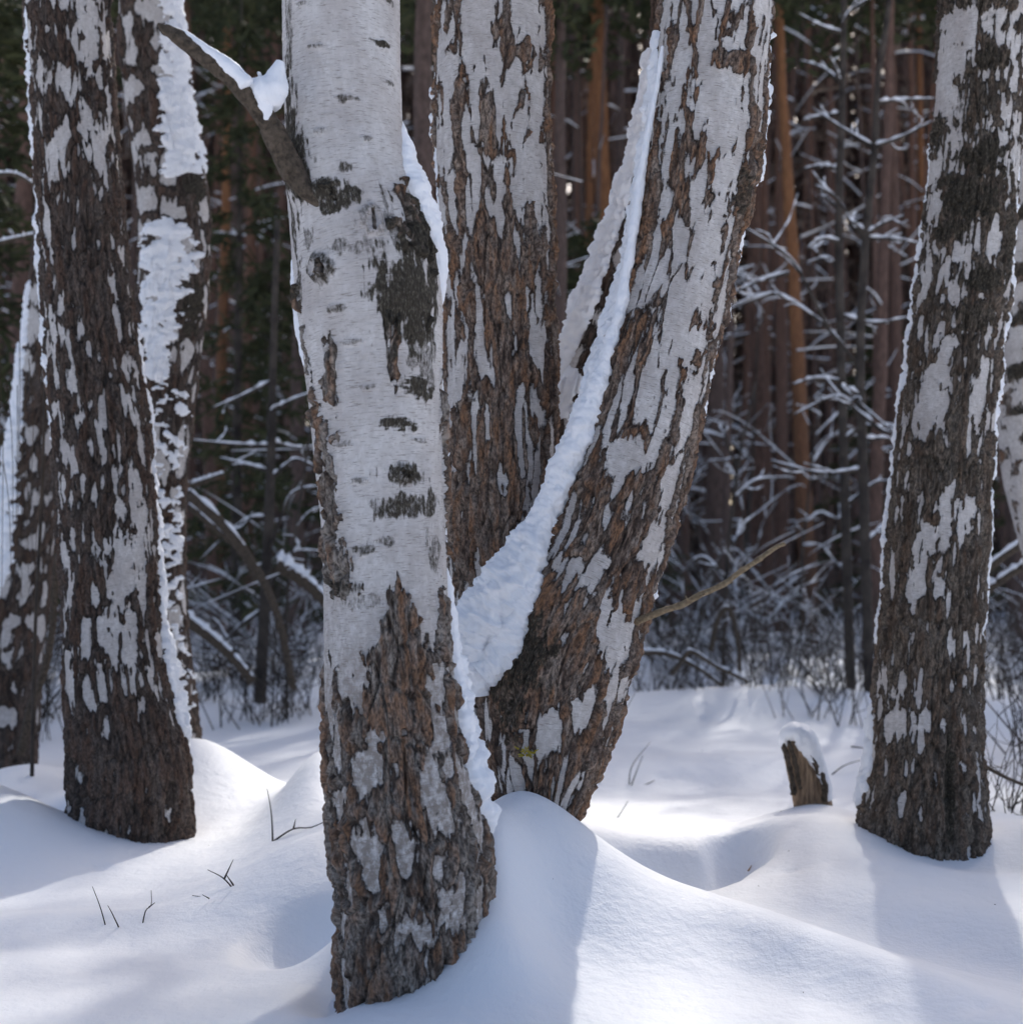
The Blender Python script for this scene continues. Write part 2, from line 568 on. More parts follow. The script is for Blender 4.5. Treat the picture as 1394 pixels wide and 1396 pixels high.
def build_trunk(t, edges, Y, m, ds, nth, height=13., seed=1, cells=(9, .15), thr=((0, .3), (1400, .5)), amp=.010, feats=(), cell_rand=.6, big=.5,
                rag=1., white_amp=.0012, crev=.95, small=.12, top_r=.05, nback=None, band=0., weather=((-4000, 0.), (1400, .35))):
    """trunk mesh under thing t. edges: (row, left, right) in photograph pixels at distance Y"""
    e = np.array(edges, float)
    py = np.arange(e[:, 0].max(), -70, -2.)
    xl, xr = interp_smooth(py, e[:, 0][::-1] if e[0, 0] > e[-1, 0] else e[:, 0], e[:, 1][::-1] if e[0, 0] > e[-1, 0] else e[:, 1], 18), \
        interp_smooth(py, e[:, 0][::-1] if e[0, 0] > e[-1, 0] else e[:, 0], e[:, 2][::-1] if e[0, 0] > e[-1, 0] else e[:, 2], 18)
    xc = (xl + xr) / 2
    C = np.array([P(a, b, Y) for a, b in zip(xc, py)])
    tl = np.gradient(xc, -py)
    tl = np.convolve(np.pad(tl, 20, 'edge'), np.ones(41) / 41, 'valid')
    R = (xr - xl) / 2 * Y / F / np.sqrt(1 + tl ** 2)
    S = np.concatenate([[0], np.cumsum(np.linalg.norm(np.diff(C, axis=0), axis=1))])
    sq = np.arange(0, S[-1], ds)
    C = np.stack([np.interp(sq, S, C[:, k]) for k in range(3)], -1)
    R = np.interp(sq, S, R)
    rows_py = np.interp(sq, S, py)
    # above the frame: straight on to the top, bending towards upright
    d = (C[-1] - C[-30]) / np.linalg.norm(C[-1] - C[-30])
    p, r, s = C[-1].copy(), R[-1], sq[-1]
    n_up = max(4, int((height - p[2]) / .16))
    r0 = r
    for k in range(n_up):
        d = d + np.array([0, 0, .012])
        d /= np.linalg.norm(d)
        p = p + d * .16
        s += .16
        C = np.vstack([C, p])
        R = np.append(R, r0 + (top_r - r0) * (k + 1) / n_up)
        sq = np.append(sq, s)
        rows_py = np.append(rows_py, -70 - 40 * (k + 1))
    T = np.gradient(C, sq, axis=0)
    for k in range(3):
        T[:, k] = np.convolve(np.pad(T[:, k], 12, 'edge'), np.ones(25) / 25, 'valid')
    T /= np.linalg.norm(T, axis=1)[:, None]
    e1 = np.array([0, -1., 0]) * np.ones_like(T)
    e1[:, 0], e1[:, 1] = -C[:, 0], -C[:, 1]
    e1 -= (e1 * T).sum(1)[:, None] * T
    e1 /= np.linalg.norm(e1, axis=1)[:, None]
    e2 = np.cross(T, e1)
    nb = nback or nth // 4
    front = np.linspace(-np.radians(112), np.radians(112), nth)
    back = np.linspace(np.radians(112), np.radians(248), nb + 2)[1:-1]
    ph = np.concatenate([front, back])
    PH, SS = np.meshgrid(ph, sq)
    PHw = np.where(PH > np.pi, PH - 2 * np.pi, PH)
    RR = np.broadcast_to(R[:, None], PH.shape)
    Rm = float(np.median(R[:max(10, len(R) // 2)]))
    X, Yc = Rm * np.cos(PH), Rm * np.sin(PH)
    PYR = np.broadcast_to(rows_py[:, None], PH.shape)
    # --- fields
    nc, ch = cells
    wu = .55 * fbm(X / .12, Yc / .12, SS / .30, 3, seed)
    wv = .45 * fbm(X / .10, Yc / .10, SS / .25, 3, seed + 5)
    f1, f2, cid = worley((PH / (2 * np.pi) + .5) * nc + wu, SS / ch + wv, nc, seed)
    fbig = fbm(X / .075, Yc / .075, SS / .20, 3, seed + 9)
    streak = fbm(X / .017, Yc / .017, SS / .075, 3, seed + 15)
    fine = perlin(X / .009, Yc / .009, SS / .04, seed + 12) * .5 + perlin(X / .005, Yc / .005, SS / .016, seed + 13) * .28
    tp = np.interp(PYR, [a for a, _ in sorted(thr)], [b for _, b in sorted(thr)])
    a1, a2, cid2 = worley((PH / (2 * np.pi) + .5) * nc * 2 + 1.2 * wu, SS / (ch * .95) + 1.2 * wv, nc * 2, seed + 3)
    field = (f2 - f1) + (cid - .5) * cell_rand + big * fbig
    field = np.maximum(field, .8 * (a2 - a1) + (cid2 - .5) * 1.1 + .45 * fbig - small) + .12 * rag * fine + .30 * rag * streak - tp
    if band:
        field = field - band * sst(.05, .5, fbm(X / .25, Yc / .25, SS / .10, 3, seed + 31)) * sst(900, 500, PYR)
    dark = np.zeros_like(field)
    disp0 = .006 * fbm(X / .18, Yc / .18, SS / .35, 2, seed + 20)
    nz = fbm(X / .035, Yc / .035, SS / .05, 3, seed + 21)
    nzv = fbm(X / .012, Yc / .012, SS / .07, 3, seed + 24)
    for (fx, fy, hw, hh, kind, st) in feats:
        i = int(np.argmin(abs(rows_py - fy)))
        sc = Y / F
        cx = (np.interp(fy, py[::-1], xc[::-1]))
        hwp = R[i] / sc
        f0 = math.asin(max(-1, min(1, (fx - cx) / hwp)))
        du = ((PHw - f0 + np.pi) % (2 * np.pi) - np.pi) * R[i] / (hw * sc)
        dv = (SS - sq[i]) / (hh * sc)
        g = 1 - np.sqrt(du ** 2 + dv ** 2)
        gn = g + .75 * nz + .6 * nzv + .25 * fine
        if kind == 'dark':
            dark = np.maximum(dark, st * sst(-.05, .45, gn))
            field = field - .6 * sst(-.1, .4, gn)
        elif kind == 'rough':
            field = field - st * sst(-.25, .55, gn)
        elif kind == 'white':
            field = field + st * sst(-.25, .55, gn)
        elif kind == 'knob':
            disp0 = disp0 + st * sst(0, 1, g)
        elif kind == 'lens':
            dv2 = dv + .5 * du * (1 if hw > 20 else .3) * .4 + .6 * nz
            gl = 1 - np.sqrt(du ** 2 + dv2 ** 2) + .55 * nz + .35 * perlin(X / .03, Yc / .03, SS / .004, seed + 61)
            dark = np.maximum(dark, .95 * st * sst(-.1, .5, gl))
            disp0 = disp0 + .003 * sst(0, .5, gl)
        elif kind == 'eye':
            rr = np.sqrt(du ** 2 + dv ** 2) + .7 * nz + .35 * nzv
            dark = np.maximum(dark, st * .8 * sst(1.3, .7, rr) * sst(.15, .6, rr))
            field = field - 2. * sst(.75, .5, rr)
            disp0 = disp0 + .012 * sst(1.1, .5, rr) - .010 * sst(.5, .15, rr)
        elif kind == 'brow':
            arc = np.abs(dv - .9 + .9 * du ** 2) * 3.
            k = sst(1.6, .2, arc + 1.6 * nz + .8 * nzv) * sst(1.4, .6, abs(du) + .4 * nz)
            dark = np.maximum(dark, st * k)
            disp0 = disp0 + .005 * k
    W = sst(-.03, .05, field)
    wp = perlin(X / .05, Yc / .05, SS / .14, seed + 41) * .6
    rid = 1 - np.abs(perlin(X / .030 + wp, Yc / .030 + wp, SS / .20, seed + 42)) * 2.1
    rid2 = 1 - np.abs(perlin(X / .011 + wp, Yc / .011, SS / .045, seed + 43)) * 2.
    grain = fbm(X / .006, Yc / .006, SS / .02, 2, seed + 44)
    cr = sst(.16, .0, a2 - a1)
    inn = sst(.03, .38, -field)
    rough_d = amp * (-.12 + .75 * inn * (.6 + .4 * rid) + .35 * rid + .34 * rid2 + .30 * grain - crev * cr)
    fl = np.exp(-np.maximum(SS - np.interp(ground_row(t, C, sq), sq, sq), 0) / .16)
    disp0 = disp0 + fl * (.012 + .045 * fbm(X / .11, Yc / .11, SS / .5, 2, seed + 70))
    disp = disp0 + (1 - W) * rough_d + W * white_amp * fbm(X / .03, Yc / .03, SS / .008, 2, seed + 50)
    disp = disp + dark * .006 * (nz + grain * .5)
    Nn = np.cos(PH)[..., None] * e1[:, None] + np.sin(PH)[..., None] * e2[:, None]
    RAD = RR + disp
    V = C[:, None] + RAD[..., None] * Nn
    nr, nt = PH.shape
    a = np.arange(nr - 1)[:, None] * nt
    j = np.arange(nt)[None]
    k = (j + 1) % nt
    Q = np.stack([a + j, a + k, a + nt + k, a + nt + j], -1).reshape(-1, 4)
    base = np.array(t.location)
    co = np.stack([X, Yc, SS], -1).reshape(-1, 3)
    me = mesh_from('trunk', V.reshape(-1, 3) - base, Q, m, True, {'white': field.ravel(), 'dark': dark.ravel(), 'weather': np.interp(PYR, [a for a, _ in weather], [b for _, b in weather]).ravel(), 'tint': (cid2 + .5 * grain + .35 * rid2).ravel(), 'crest': (rid + .35 * rid2 - .8 * cr).ravel(), 'bark_co': co})
    add('trunk', me, t)
    return dict(C=C, R=R, V=V, N=Nn, PH=PHw, S=SS, py=rows_py, X=X, Yc=Yc, T=T, e1=e1, e2=e2, sq=sq, Y=Y, base=base, thing=t, nb=nb)


def plaster(D, name, spec, seed=1, lump=.5, thr=.0, fine=.25, label=None):
    """snow stuck to a trunk: spec rows (py, centre angle in degrees, half width in degrees, thickness m)"""
    s = np.array(sorted(spec), float)
    rows = np.where((D['py'] >= s[0, 0]) & (D['py'] <= s[-1, 0]))[0]
    r0, r1 = rows[0], rows[-1] + 1
    sl = slice(r0, r1)
    py = D['py'][sl]
    c0, hw, tk = (np.interp(py, s[:, 0], s[:, k])[:, None] for k in (1, 2, 3))
    PH = np.degrees(D['PH'][sl])
    u = ((PH - c0 + 180) % 360 - 180) / hw
    X, Yc, SS = D['X'][sl], D['Yc'][sl], D['S'][sl]
    n = fbm(X / .08, Yc / .08, SS / .045, 4, seed)
    n2 = fbm(X / .035, Yc / .035, SS / .018, 2, seed + 7)
    prof = 1 - u ** 2 + lump * n + .65 * fine * n2 - thr
    ends = np.minimum(sst(s[0, 0], s[0, 0] + 25, py), sst(s[-1, 0], s[-1, 0] - 25, py))[:, None]
    prof = prof * (.3 + .7 * ends) - .4 * (1 - ends)
    th = tk * np.sqrt(np.clip(prof, 0, 1.6)) * (1 + .4 * n + .16 * n2)
    off = np.where(prof > 0, th, -.004)
    mask = prof > -.02
    V = D['V'][sl] + off[..., None] * D['N'][sl]
    nr, nt = PH.shape
    a = np.arange(nr - 1)[:, None] * nt
    j = np.arange(nt)[None]
    k = (j + 1) % nt
    Q = np.stack([a + j, a + k, a + nt + k, a + nt + j], -1).reshape(-1, 4)
    mk = mask.ravel()
    Q = Q[mk[Q].any(1)]
    if not len(Q):
        return None
    used = np.unique(Q)
    rm = np.zeros(nr * nt, np.int64)
    rm[used] = np.arange(len(used))
    me = mesh_from(name, V.reshape(-1, 3)[used] - D['base'], rm[Q], M_CLUMP)
    return add(name, me, D['thing'])


def snow_roll(parent, name, pts, rad, base, squash=1., seed=1, n=120, sides=40, amp=.25, m=None):
    """lumpy bank of snow swept along pts (world)"""
    p = smooth_path(pts, n)
    r = smooth_path(np.array(rad)[:, None], n)[:, 0]
    r[0] *= .3
    r[-1] *= .3
    t = np.gradient(p, axis=0)
    t /= np.linalg.norm(t, axis=1)[:, None]
    a = np.cross(t, [0, 1., 0])
    a /= np.linalg.norm(a, axis=1)[:, None]
    b = np.cross(a, t)
    th = np.linspace(0, 2 * np.pi, sides, endpoint=False)
    dirn = np.cos(th)[None, :, None] * a[:, None] + squash * np.sin(th)[None, :, None] * b[:, None]
    ring = p[:, None] + r[:, None, None] * dirn
    q = ring
    nn = fbm(q[..., 0] * 20, q[..., 1] * 20, q[..., 2] * 20, 4, seed) + .4 * np.abs(fbm(q[..., 0] * 45, q[..., 1] * 45, q[..., 2] * 45, 3, seed + 3))
    ring = ring + dirn * (r[:, None] * amp * nn * 2)[..., None]
    V = np.vstack([ring.reshape(-1, 3), p[:1], p[-1:]]) - base
    i = np.arange(n - 1)[:, None] * sides
    j = np.arange(sides)[None]
    k = (j + 1) % sides
    Q = np.stack([i + j, i + k, i + sides + k, i + sides + j], -1).reshape(-1, 4)
    j = np.arange(sides)
    T = np.vstack([np.stack([(j + 1) % sides, j, np.full(sides, n * sides)], -1),
                   np.stack([(n - 1) * sides + j, (n - 1) * sides + (j + 1) % sides, np.full(sides, n * sides + 1)], -1)])
    return add(name, mesh_from(name, V, Q, m or M_CLUMP, True, None, T), parent)


def limb_paths(D, rnd, z0, z1, n):
    out = []
    zs = D['C'][:, 2]
    for k in range(n):
        z = z0 + (z1 - z0) * (k + rnd.random()) / n
        i = int(np.argmin(abs(zs - z)))
        az = rnd.uniform(0, 2 * math.pi)
        L = rnd.uniform(1.2, 2.4) * (1.15 - .6 * k / n)
        dr = np.array([math.cos(az), math.sin(az), rnd.uniform(.5, 1.1)])
        dr /= np.linalg.norm(dr)
        pts, p = [], D['C'][i].copy()
        for q in range(6):
            pts.append(p.copy())
            dr = dr + np.array([rnd.gauss(0, .12), rnd.gauss(0, .12), -.03 * q])
            dr /= np.linalg.norm(dr)
            p = p + dr * L / 5
        out.append((np.array(pts), D['R'][i] * .35))
    return out


def birch_crown(D, seed, z0, n=12):
    """bare limbs, each a part with its twigs as a sub-part"""
    rnd = random.Random(seed)
    for pts, r in limb_paths(D, rnd, z0, D['C'][-1, 2] - .3, n):
        mb = MB()
        mb.tube(smooth_path(pts, 9), np.linspace(r, .006, 9), 6)
        lo = add('limb', mb.mesh('limb', M_DEADBARK, True, D['base']), D['thing'])
        mt = MB()
        for q in range(9):
            s = rnd.uniform(.25, 1) * 4.99
            p = pts[int(s)] + (pts[int(s) + 1] - pts[int(s)]) * (s % 1)
            d = np.array([rnd.gauss(0, 1), rnd.gauss(0, 1), rnd.uniform(-.4, .8)])
            d /= np.linalg.norm(d)
            L = rnd.uniform(.4, .9)
            mt.tube([p, p + d * L * .5, p + d * L + np.array([0, 0, -.12])], [.006, .004, .002], 3, False)
        add('twigs', mt.mesh('twigs', M_TWIG, True, D['base']), lo)['kind'] = 'stuff'


A_E = [(0, 383, 546), (100, 386, 547), (180, 388, 549), (240, 386, 562), (300, 391, 582), (360, 397, 600), (430, 404, 605), (500, 415, 604), (600, 425, 604), (700, 437, 606),
       (800, 442, 610), (900, 442, 617), (1000, 445, 633), (1100, 451, 652), (1200, 460, 664), (1280, 467, 662), (1372, 478, 655), (1440, 484, 650)]
B_E = [(0, 592, 748), (200, 593, 750), (400, 605, 755), (600, 609, 757), (750, 611, 757), (850, 612, 755), (1000, 612, 752), (1160, 610, 750)]
C_E = [(0, 903, 1053), (100, 892, 1044), (200, 880, 1037), (330, 862, 1010), (440, 833, 985), (560, 800, 958), (680, 758, 928), (740, 736, 912), (800, 700, 895), (860, 672, 878),
       (930, 655, 853), (1000, 660, 832), (1050, 668, 816), (1100, 684, 793), (1150, 694, 776), (1230, 700, 770)]
E_E = [(0, 1280, 1400), (100, 1278, 1395), (250, 1267, 1385), (400, 1250, 1374), (500, 1238, 1360), (600, 1225, 1350), (750, 1211, 1341), (900, 1199, 1333), (1000, 1190, 1333),
       (1080, 1179, 1336), (1120, 1175, 1337), (1170, 1172, 1334), (1240, 1168, 1334)]
F_E = [(0, 36, 148), (150, 46, 154), (300, 55, 166), (400, 59, 176), (500, 66, 191), (600, 75, 204), (750, 85, 213), (850, 90, 218), (900, 89, 226), (980, 94, 242), (1030, 98, 254),
       (1070, 99, 258), (1110, 99, 257), (1160, 99, 255), (1240, 97, 258)]
G_E = [(0, 162, 247), (100, 165, 256), (230, 184, 279), (300, 190, 286), (380, 188, 286), (480, 184, 273), (560, 180, 262), (700, 168, 250), (820, 168, 251), (900, 172, 257), (990, 178, 268), (1080, 180, 272)]
H_E = [(150, 62, 135), (400, 40, 112), (600, 14, 90), (720, -4, 74), (900, -30, 56), (1060, -45, 45)]
D_E = [(50, 890, 938), (200, 868, 925), (330, 826, 893), (450, 781, 858), (560, 742, 828), (700, 695, 790), (900, 640, 745), (1120, 620, 740)]
I_E = [(150, 1350, 1452), (400, 1352, 1458), (520, 1356, 1465), (640, 1366, 1478), (760, 1396, 1496), (950, 1420, 1530)]


def base_of(edges, Y):
    e = max(edges)
    p = P((e[1] + e[2]) / 2, e[0] - 60, Y)
    return (p[0], p[1], gz(p[0], p[1]))


# front birch ---------------------------------------------------------
tA = thing('birch_tree', base_of(A_E, 3.78), 'nearest birch, smooth white trunk with dark mossy scar and a broken stub branch', 'tree')
A_feats = [
    (398, 300, 14, 60, 'dark', .8), (392, 120, 10, 90, 'dark', .6), (420, 330, 14, 20, 'dark', .6), (455, 300, 26, 12, 'dark', .9), (500, 360, 30, 14, 'dark', .5), (530, 130, 12, 5, 'lens', .7),
    (430, 90, 14, 5, 'lens', .6), (410, 30, 16, 5, 'lens', .6), (500, 215, 12, 5, 'lens', .6), (440, 200, 16, 5, 'lens', .5), (480, 480, 22, 5, 'lens', .5), (500, 540, 18, 5, 'lens', .6), (470, 610, 20, 6, 'lens', .6),
    (490, 660, 16, 6, 'lens', .6), (500, 750, 24, 8, 'lens', .7), (570, 610, 16, 5, 'lens', .6), (590, 690, 14, 20, 'dark', .8), (575, 470, 30, 30, 'dark', .75), (535, 340, 14, 60, 'dark', .6),
    (558, 425, 62, 100, 'dark', 1.), (578, 345, 32, 75, 'dark', 1.), (572, 500, 40, 55, 'dark', .62), (535, 500, 14, 60, 'rough', 2.3), (560, 330, 40, 60, 'rough', 1.9),
    (470, 290, 30, 20, 'dark', .85), (430, 265, 42, 9, 'dark', .7), (452, 282, 30, 12, 'dark', .8), (404, 240, 34, 60, 'dark', .9), (396, 200, 24, 120, 'dark', .9), (436, 274, 56, 13, 'dark', .9), (394, 60, 14, 90, 'dark', .6),
    (440, 378, 26, 22, 'eye', .9), (462, 350, 24, 14, 'dark', .6), (408, 385, 18, 32, 'dark', .75), (505, 328, 18, 22, 'eye', .6), (470, 252, 16, 10, 'dark', .7),
    (520, 80, 26, 6, 'lens', 1.1), (530, 20, 16, 7, 'lens', .8), (472, 160, 22, 7, 'lens', .75), (462, 435, 26, 7, 'lens', .7), (541, 588, 34, 11, 'lens', 1.),
    (570, 538, 36, 16, 'lens', 1.), (552, 655, 38, 20, 'dark', .85), (556, 698, 55, 22, 'dark', .8), (550, 655, 16, 15, 'eye', .9), (525, 742, 22, 9, 'dark', .6),
    (590, 755, 16, 40, 'dark', .6), (604, 640, 9, 120, 'rough', 2.6), (600, 560, 8, 60, 'rough', 2.1),
    (455, 520, 17, 70, 'rough', 2.5), (446, 620, 22, 80, 'rough', 2.6), (452, 720, 24, 70, 'rough', 2.4), (470, 775, 18, 42, 'rough', 2.7), (470, 800, 40, 16, 'dark', .6),
    (545, 860, 20, 60, 'rough', 3.3), (545, 930, 38, 70, 'rough', 2.7), (500, 820, 60, 14, 'dark', .45), (600, 850, 14, 60, 'rough', 2.3),
    (412, 440, 10, 60, 'rough', 2.3), (430, 560, 10, 90, 'rough', 2.3),
    (480, 880, 26, 40, 'white', .8), (540, 990, 40, 10, 'white', .8), (575, 1070, 26, 24, 'white', .5), (590, 1250, 22, 20, 'white', .5),
    (520, 620, 60, 50, 'white', .4), (585, 790, 22, 30, 'white', .7),
    (555, 420, 90, 150, 'knob', .012), (440, 378, 40, 40, 'knob', .008), (398, 236, 34, 60, 'knob', .020), (436, 274, 50, 18, 'knob', .010), (545, 880, 40, 90, 'knob', .008)]
A = build_trunk(tA, A_E, 3.78, M_BARK_A, .0042, 270, 13, 3, (11, .16), ((-4000, -2.), (700, -1.6), (800, -.7), (880, .06), (940, .38), (1010, .48), (1100, .56), (1250, .60), (1400, .66)), .018, A_feats,
                cell_rand=.5, big=.55, rag=1.5, crev=.9, weather=((-4000, .08), (700, .18), (850, .35), (960, .85), (1400, .95)))
plaster(A, 'snow_strip', [(165, 88, 10, .006), (200, 84, 14, .016), (240, 80, 21, .026), (280, 78, 23, .032), (320, 82, 20, .030), (360, 88, 15, .024), (400, 92, 11, .014), (425, 94, 8, .006)], 5, .3, -.1, .3)
plaster(A, 'snow_strip', [(775, 92, 8, .010), (830, 92, 13, .018), (900, 92, 14, .020), (960, 88, 17, .026), (1020, 84, 18, .028), (1080, 86, 18, .030), (1130, 94, 12, .022), (1165, 100, 8, .01)], 15, .45, -.05, .3)
plaster(A, 'snow_strip', [(520, 92, 7, .004), (640, 92, 8, .005), (760, 92, 7, .004)], 25, 1.0, .3, .6)
plaster(A, 'snow_strip', [(330, -92, 8, .005), (420, -86, 10, .006), (500, -84, 9, .005)], 27, .7, .1, .4)
birch_crown(A, 1, 4.2, 12)

# its broken stub branch with a snow cap
bpts = [P(474, 297, 3.635), P(448, 284, 3.632), P(420, 262, 3.64), P(396, 228, 3.64), P(366, 168, 3.6), P(330, 122, 3.56), P(292, 88, 3.55), P(255, 60, 3.54), P(232, 44, 3.54), P(214, 34, 3.54)]
mb = MB()
bp_s = smooth_path(bpts, 46)
br = np.interp(np.linspace(0, 1, 46), [0, .1, .22, .33, .45, .6, .8, .93, 1], [.006, .012, .022, .034, .026, .021, .019, .013, .005])
br = br * (1 + .12 * perlin(np.arange(46) * .35, 0., 0., 5))
mb.tube(bp_s, br, 18, True, None, .005)
ob = add('broken_branch', mb.mesh('broken_branch', M_DEADBARK, True, A['base']), tA)
cap_px = [(236, 40, 4), (262, 54, 7), (285, 72, 8), (305, 86, 10), (325, 102, 10), (338, 118, 10)]
snow_roll(ob, 'snow_cap', [P(a, b, 3.545) for a, b, _ in cap_px], [r * 3.55 / F for _, _, r in cap_px], A['base'], 1.2, 71, 60, 24, .22)
cap_px = [(330, 112, 8), (346, 122, 20), (360, 124, 27), (371, 116, 22), (378, 98, 12), (382, 82, 5)]
snow_roll(ob, 'snow_cap', [P(a, b, 3.585) for a, b, _ in cap_px], [r * 3.58 / F for _, _, r in cap_px], A['base'], .9, 73, 60, 32, .2)
cap_px = [(352, 120, 14), (358, 138, 15), (363, 152, 8), (362, 164, 3)]
snow_roll(ob, 'snow_cap', [P(a, b, 3.575) for a, b, _ in cap_px], [r * 3.58 / F for _, _, r in cap_px], A['base'], .9, 75, 40, 24, .2)

# middle birch --------------------------------------------------------
tB = thing('birch_tree', base_of(B_E, 4.95), 'upright birch between the nearest and the leaning one, brown furrowed bark with long white flakes', 'tree')
B_feats = [(715, 230, 32, 90, 'white', .6), (650, 60, 26, 90, 'white', .5), (720, 40, 22, 60, 'white', .5), (665, 200, 12, 40, 'rough', .8), (648, 640, 60, 90, 'rough', .35), (660, 720, 60, 60, 'rough', .6),
           (690, 420, 40, 60, 'rough', .4)]
B = build_trunk(tB, B_E, 4.95, M_BARK_B, .0055, 210, 13.5, 23, (17, .22), ((-4000, .3), (0, .40), (300, .46), (500, .48), (700, .50), (1100, .6)), .019, B_feats, cell_rand=.55, big=.7, rag=1.1, small=.02)
plaster(B, 'snow_strip', [(90, -88, 9, .006), (300, -88, 9, .006), (560, -90, 9, .007), (740, -88, 8, .006)], 35, 1., .35, .5)
birch_crown(B, 2, 4.6, 11)

# leaning birch -------------------------------------------------------
tC = thing('birch_tree', base_of(C_E, 4.62), 'birch leaning to the right with thick snow along its upper side and a dry twig', 'tree')
C_feats = [(905, 680, 16, 200, 'white', .4), (960, 380, 20, 170, 'white', .6), (915, 420, 16, 80, 'white', .4), (985, 150, 40, 90, 'white', .6), (858, 630, 26, 22, 'white', .9), (840, 845, 26, 40, 'white', .8),
           (925, 130, 12, 60, 'white', .5), (1010, 265, 22, 40, 'dark', .7), (1020, 235, 22, 25, 'knob', .02), (1030, 210, 14, 24, 'dark', .6), (1000, 105, 45, 16, 'rough', .8),
           (880, 300, 22, 140, 'rough', .6), (760, 880, 60, 90, 'rough', .5), (720, 900, 40, 60, 'dark', .8), (700, 960, 36, 60, 'dark', .7), (690, 860, 30, 40, 'dark', .7)]
C = build_trunk(tC, C_E, 4.62, M_BARK_B, .0048, 240, 13, 33, (15, .22), ((-4000, .2), (0, .36), (300, .46), (500, .52), (700, .50), (850, .50), (1000, .50), (1100, .56)), .019, C_feats, cell_rand=.5,
                big=.55, rag=1.1, crev=.7, small=.0)
# thick bank on its upper side
roll = [(903, 62, 2.5), (897, 105, 4), (886, 165, 4.5), (876, 225, 6), (865, 300, 7), (857, 350, 7), (846, 420, 9), (830, 478, 11), (817, 520, 14), (802, 560, 18), (782, 610, 20), (760, 660, 19), (742, 700, 18),
        (722, 745, 29), (698, 790, 38), (676, 825, 40), (656, 862, 40), (648, 905, 31), (650, 950, 16)]
snow_roll(tC, 'snow_bank', [P(a, b, 4.52) for a, b, _ in roll], [r * 4.52 / F for _, _, r in roll], C['base'], 1.25, 81, 520, 56, .26)
roll = [(735, 780, 10), (715, 815, 22), (700, 850, 24), (690, 885, 22), (672, 905, 22), (655, 920, 16)]
snow_roll(tC, 'snow_bank', [P(a, b, 4.46) for a, b, _ in roll], [r * 4.46 / F for _, _, r in roll], C['base'], 1., 85, 140, 40, .32)
plaster(C, 'snow_strip', [(40, -90, 10, .010), (200, -88, 14, .014), (400, -84, 18, .018), (560, -80, 22, .024), (760, -74, 26, .03), (900, -60, 24, .03)], 45, .7, .1, .5)
plaster(C, 'snow_strip', [(20, 92, 6, .005), (200, 92, 7, .006), (480, 92, 7, .005), (700, 92, 7, .005), (850, 92, 7, .004)], 47, 1., .45, .5)
birch_crown(C, 3, 4.4, 11)
spts = [P(866, 848, 4.5), P(895, 836, 4.46), P(930, 824, 4.42), P(952, 812, 4.4), P(985, 797, 4.38), P(1008, 780, 4.36), P(1035, 762, 4.35), P(1056, 747, 4.34), P(1070, 741, 4.33)]
mb = MB()
mb.tube(smooth_path(spts, 40), np.linspace(.0115, .006, 40) * (1 + .18 * perlin(np.arange(40) * .7, 0., 0., 9)), 10, True, None, .002)
for a, b in (((958, 811), (950, 818)), ((985, 797), (999, 794)), ((1004, 783), (1010, 772)), ((1030, 766), (1040, 764)), ((938, 820), (934, 812))):
    mb.tube([P(*a, 4.39), P(*b, 4.37)], [.004, .0015], 5)
add('dry_branch', mb.mesh('dry_branch', M_STICK, True, C['base']), tC)
# yellow lichen tuft at its foot
mb = MB()
lc = P(718, 1027, 4.42)
for k in range(40):
    d = RNG.normal(size=3) * [.009, .006, .006]
    mb.tube([lc + d, lc + d * 1.5 + [0, -.008, .002]], [.003, .0012], 5)
add('lichen', mb.mesh('lichen', M_LICHEN, True, C['base']), tC)

# thin trunk behind the leaning birch -----------------------------------
tD = thing('birch_tree', base_of(D_E, 5.35), 'slim dark birch behind the leaning one, its sloping side plastered with snow', 'tree')
Dd = build_trunk(tD, D_E, 5.35, M_BARK_F, .008, 110, 11.5, 43, (6, .16), ((-4000, .3), (300, .6), (1100, .8)), .012)
plaster(Dd, 'snow_plaster', [(60, -74, 36, .024), (160, -73, 40, .03), (260, -72, 40, .034), (350, -70, 40, .038), (440, -66, 44, .04), (500, -72, 34, .034), (545, -82, 22, .02)], 55, .45, .05, .45)
plaster(Dd, 'snow_plaster', [(500, -30, 50, .012), (600, -40, 50, .012)], 57, 1.1, .5, .5)
birch_crown(Dd, 4, 4.6, 8)

# right birch -----------------------------------------------------------
tE = thing('birch_tree', base_of(E_E, 5.85), 'right-hand birch with dark fissured bark, white patches above, reddish split at its foot', 'tree')
E_feats = [(1330, 160, 34, 60, 'dark', .55), (1350, 100, 26, 24, 'dark', .8), (1300, 330, 40, 20, 'dark', .8), (1320, 440, 50, 22, 'dark', .7), (1280, 190, 16, 40, 'dark', .7), (1340, 230, 46, 30, 'dark', .9), (1320, 290, 46, 34, 'dark', .95), (1300, 262, 30, 12, 'dark', .8), (1340, 390, 40, 24, 'dark', .85), (1370, 330, 16, 70, 'dark', .6),
           (1330, 20, 60, 18, 'dark', .6), (1290, 120, 20, 60, 'white', .5), (1310, 190, 20, 40, 'white', .5), (1300, 470, 24, 70, 'white', .5), (1270, 560, 18, 60, 'white', .6), (1330, 555, 12, 34, 'white', .7),
           (1290, 640, 60, 16, 'dark', .6), (1300, 700, 26, 40, 'white', .6), (1252, 760, 26, 50, 'white', .4), (1240, 980, 26, 40, 'white', .35), (1290, 1060, 8, 90, 'dark', 1.), (1295, 1100, 20, 70, 'rough', 2.),
           (1290, 1060, 10, 90, 'knob', -.03), (1200, 1120, 60, 60, 'rough', .2), (1300, 1140, 60, 60, 'rough', .3)]
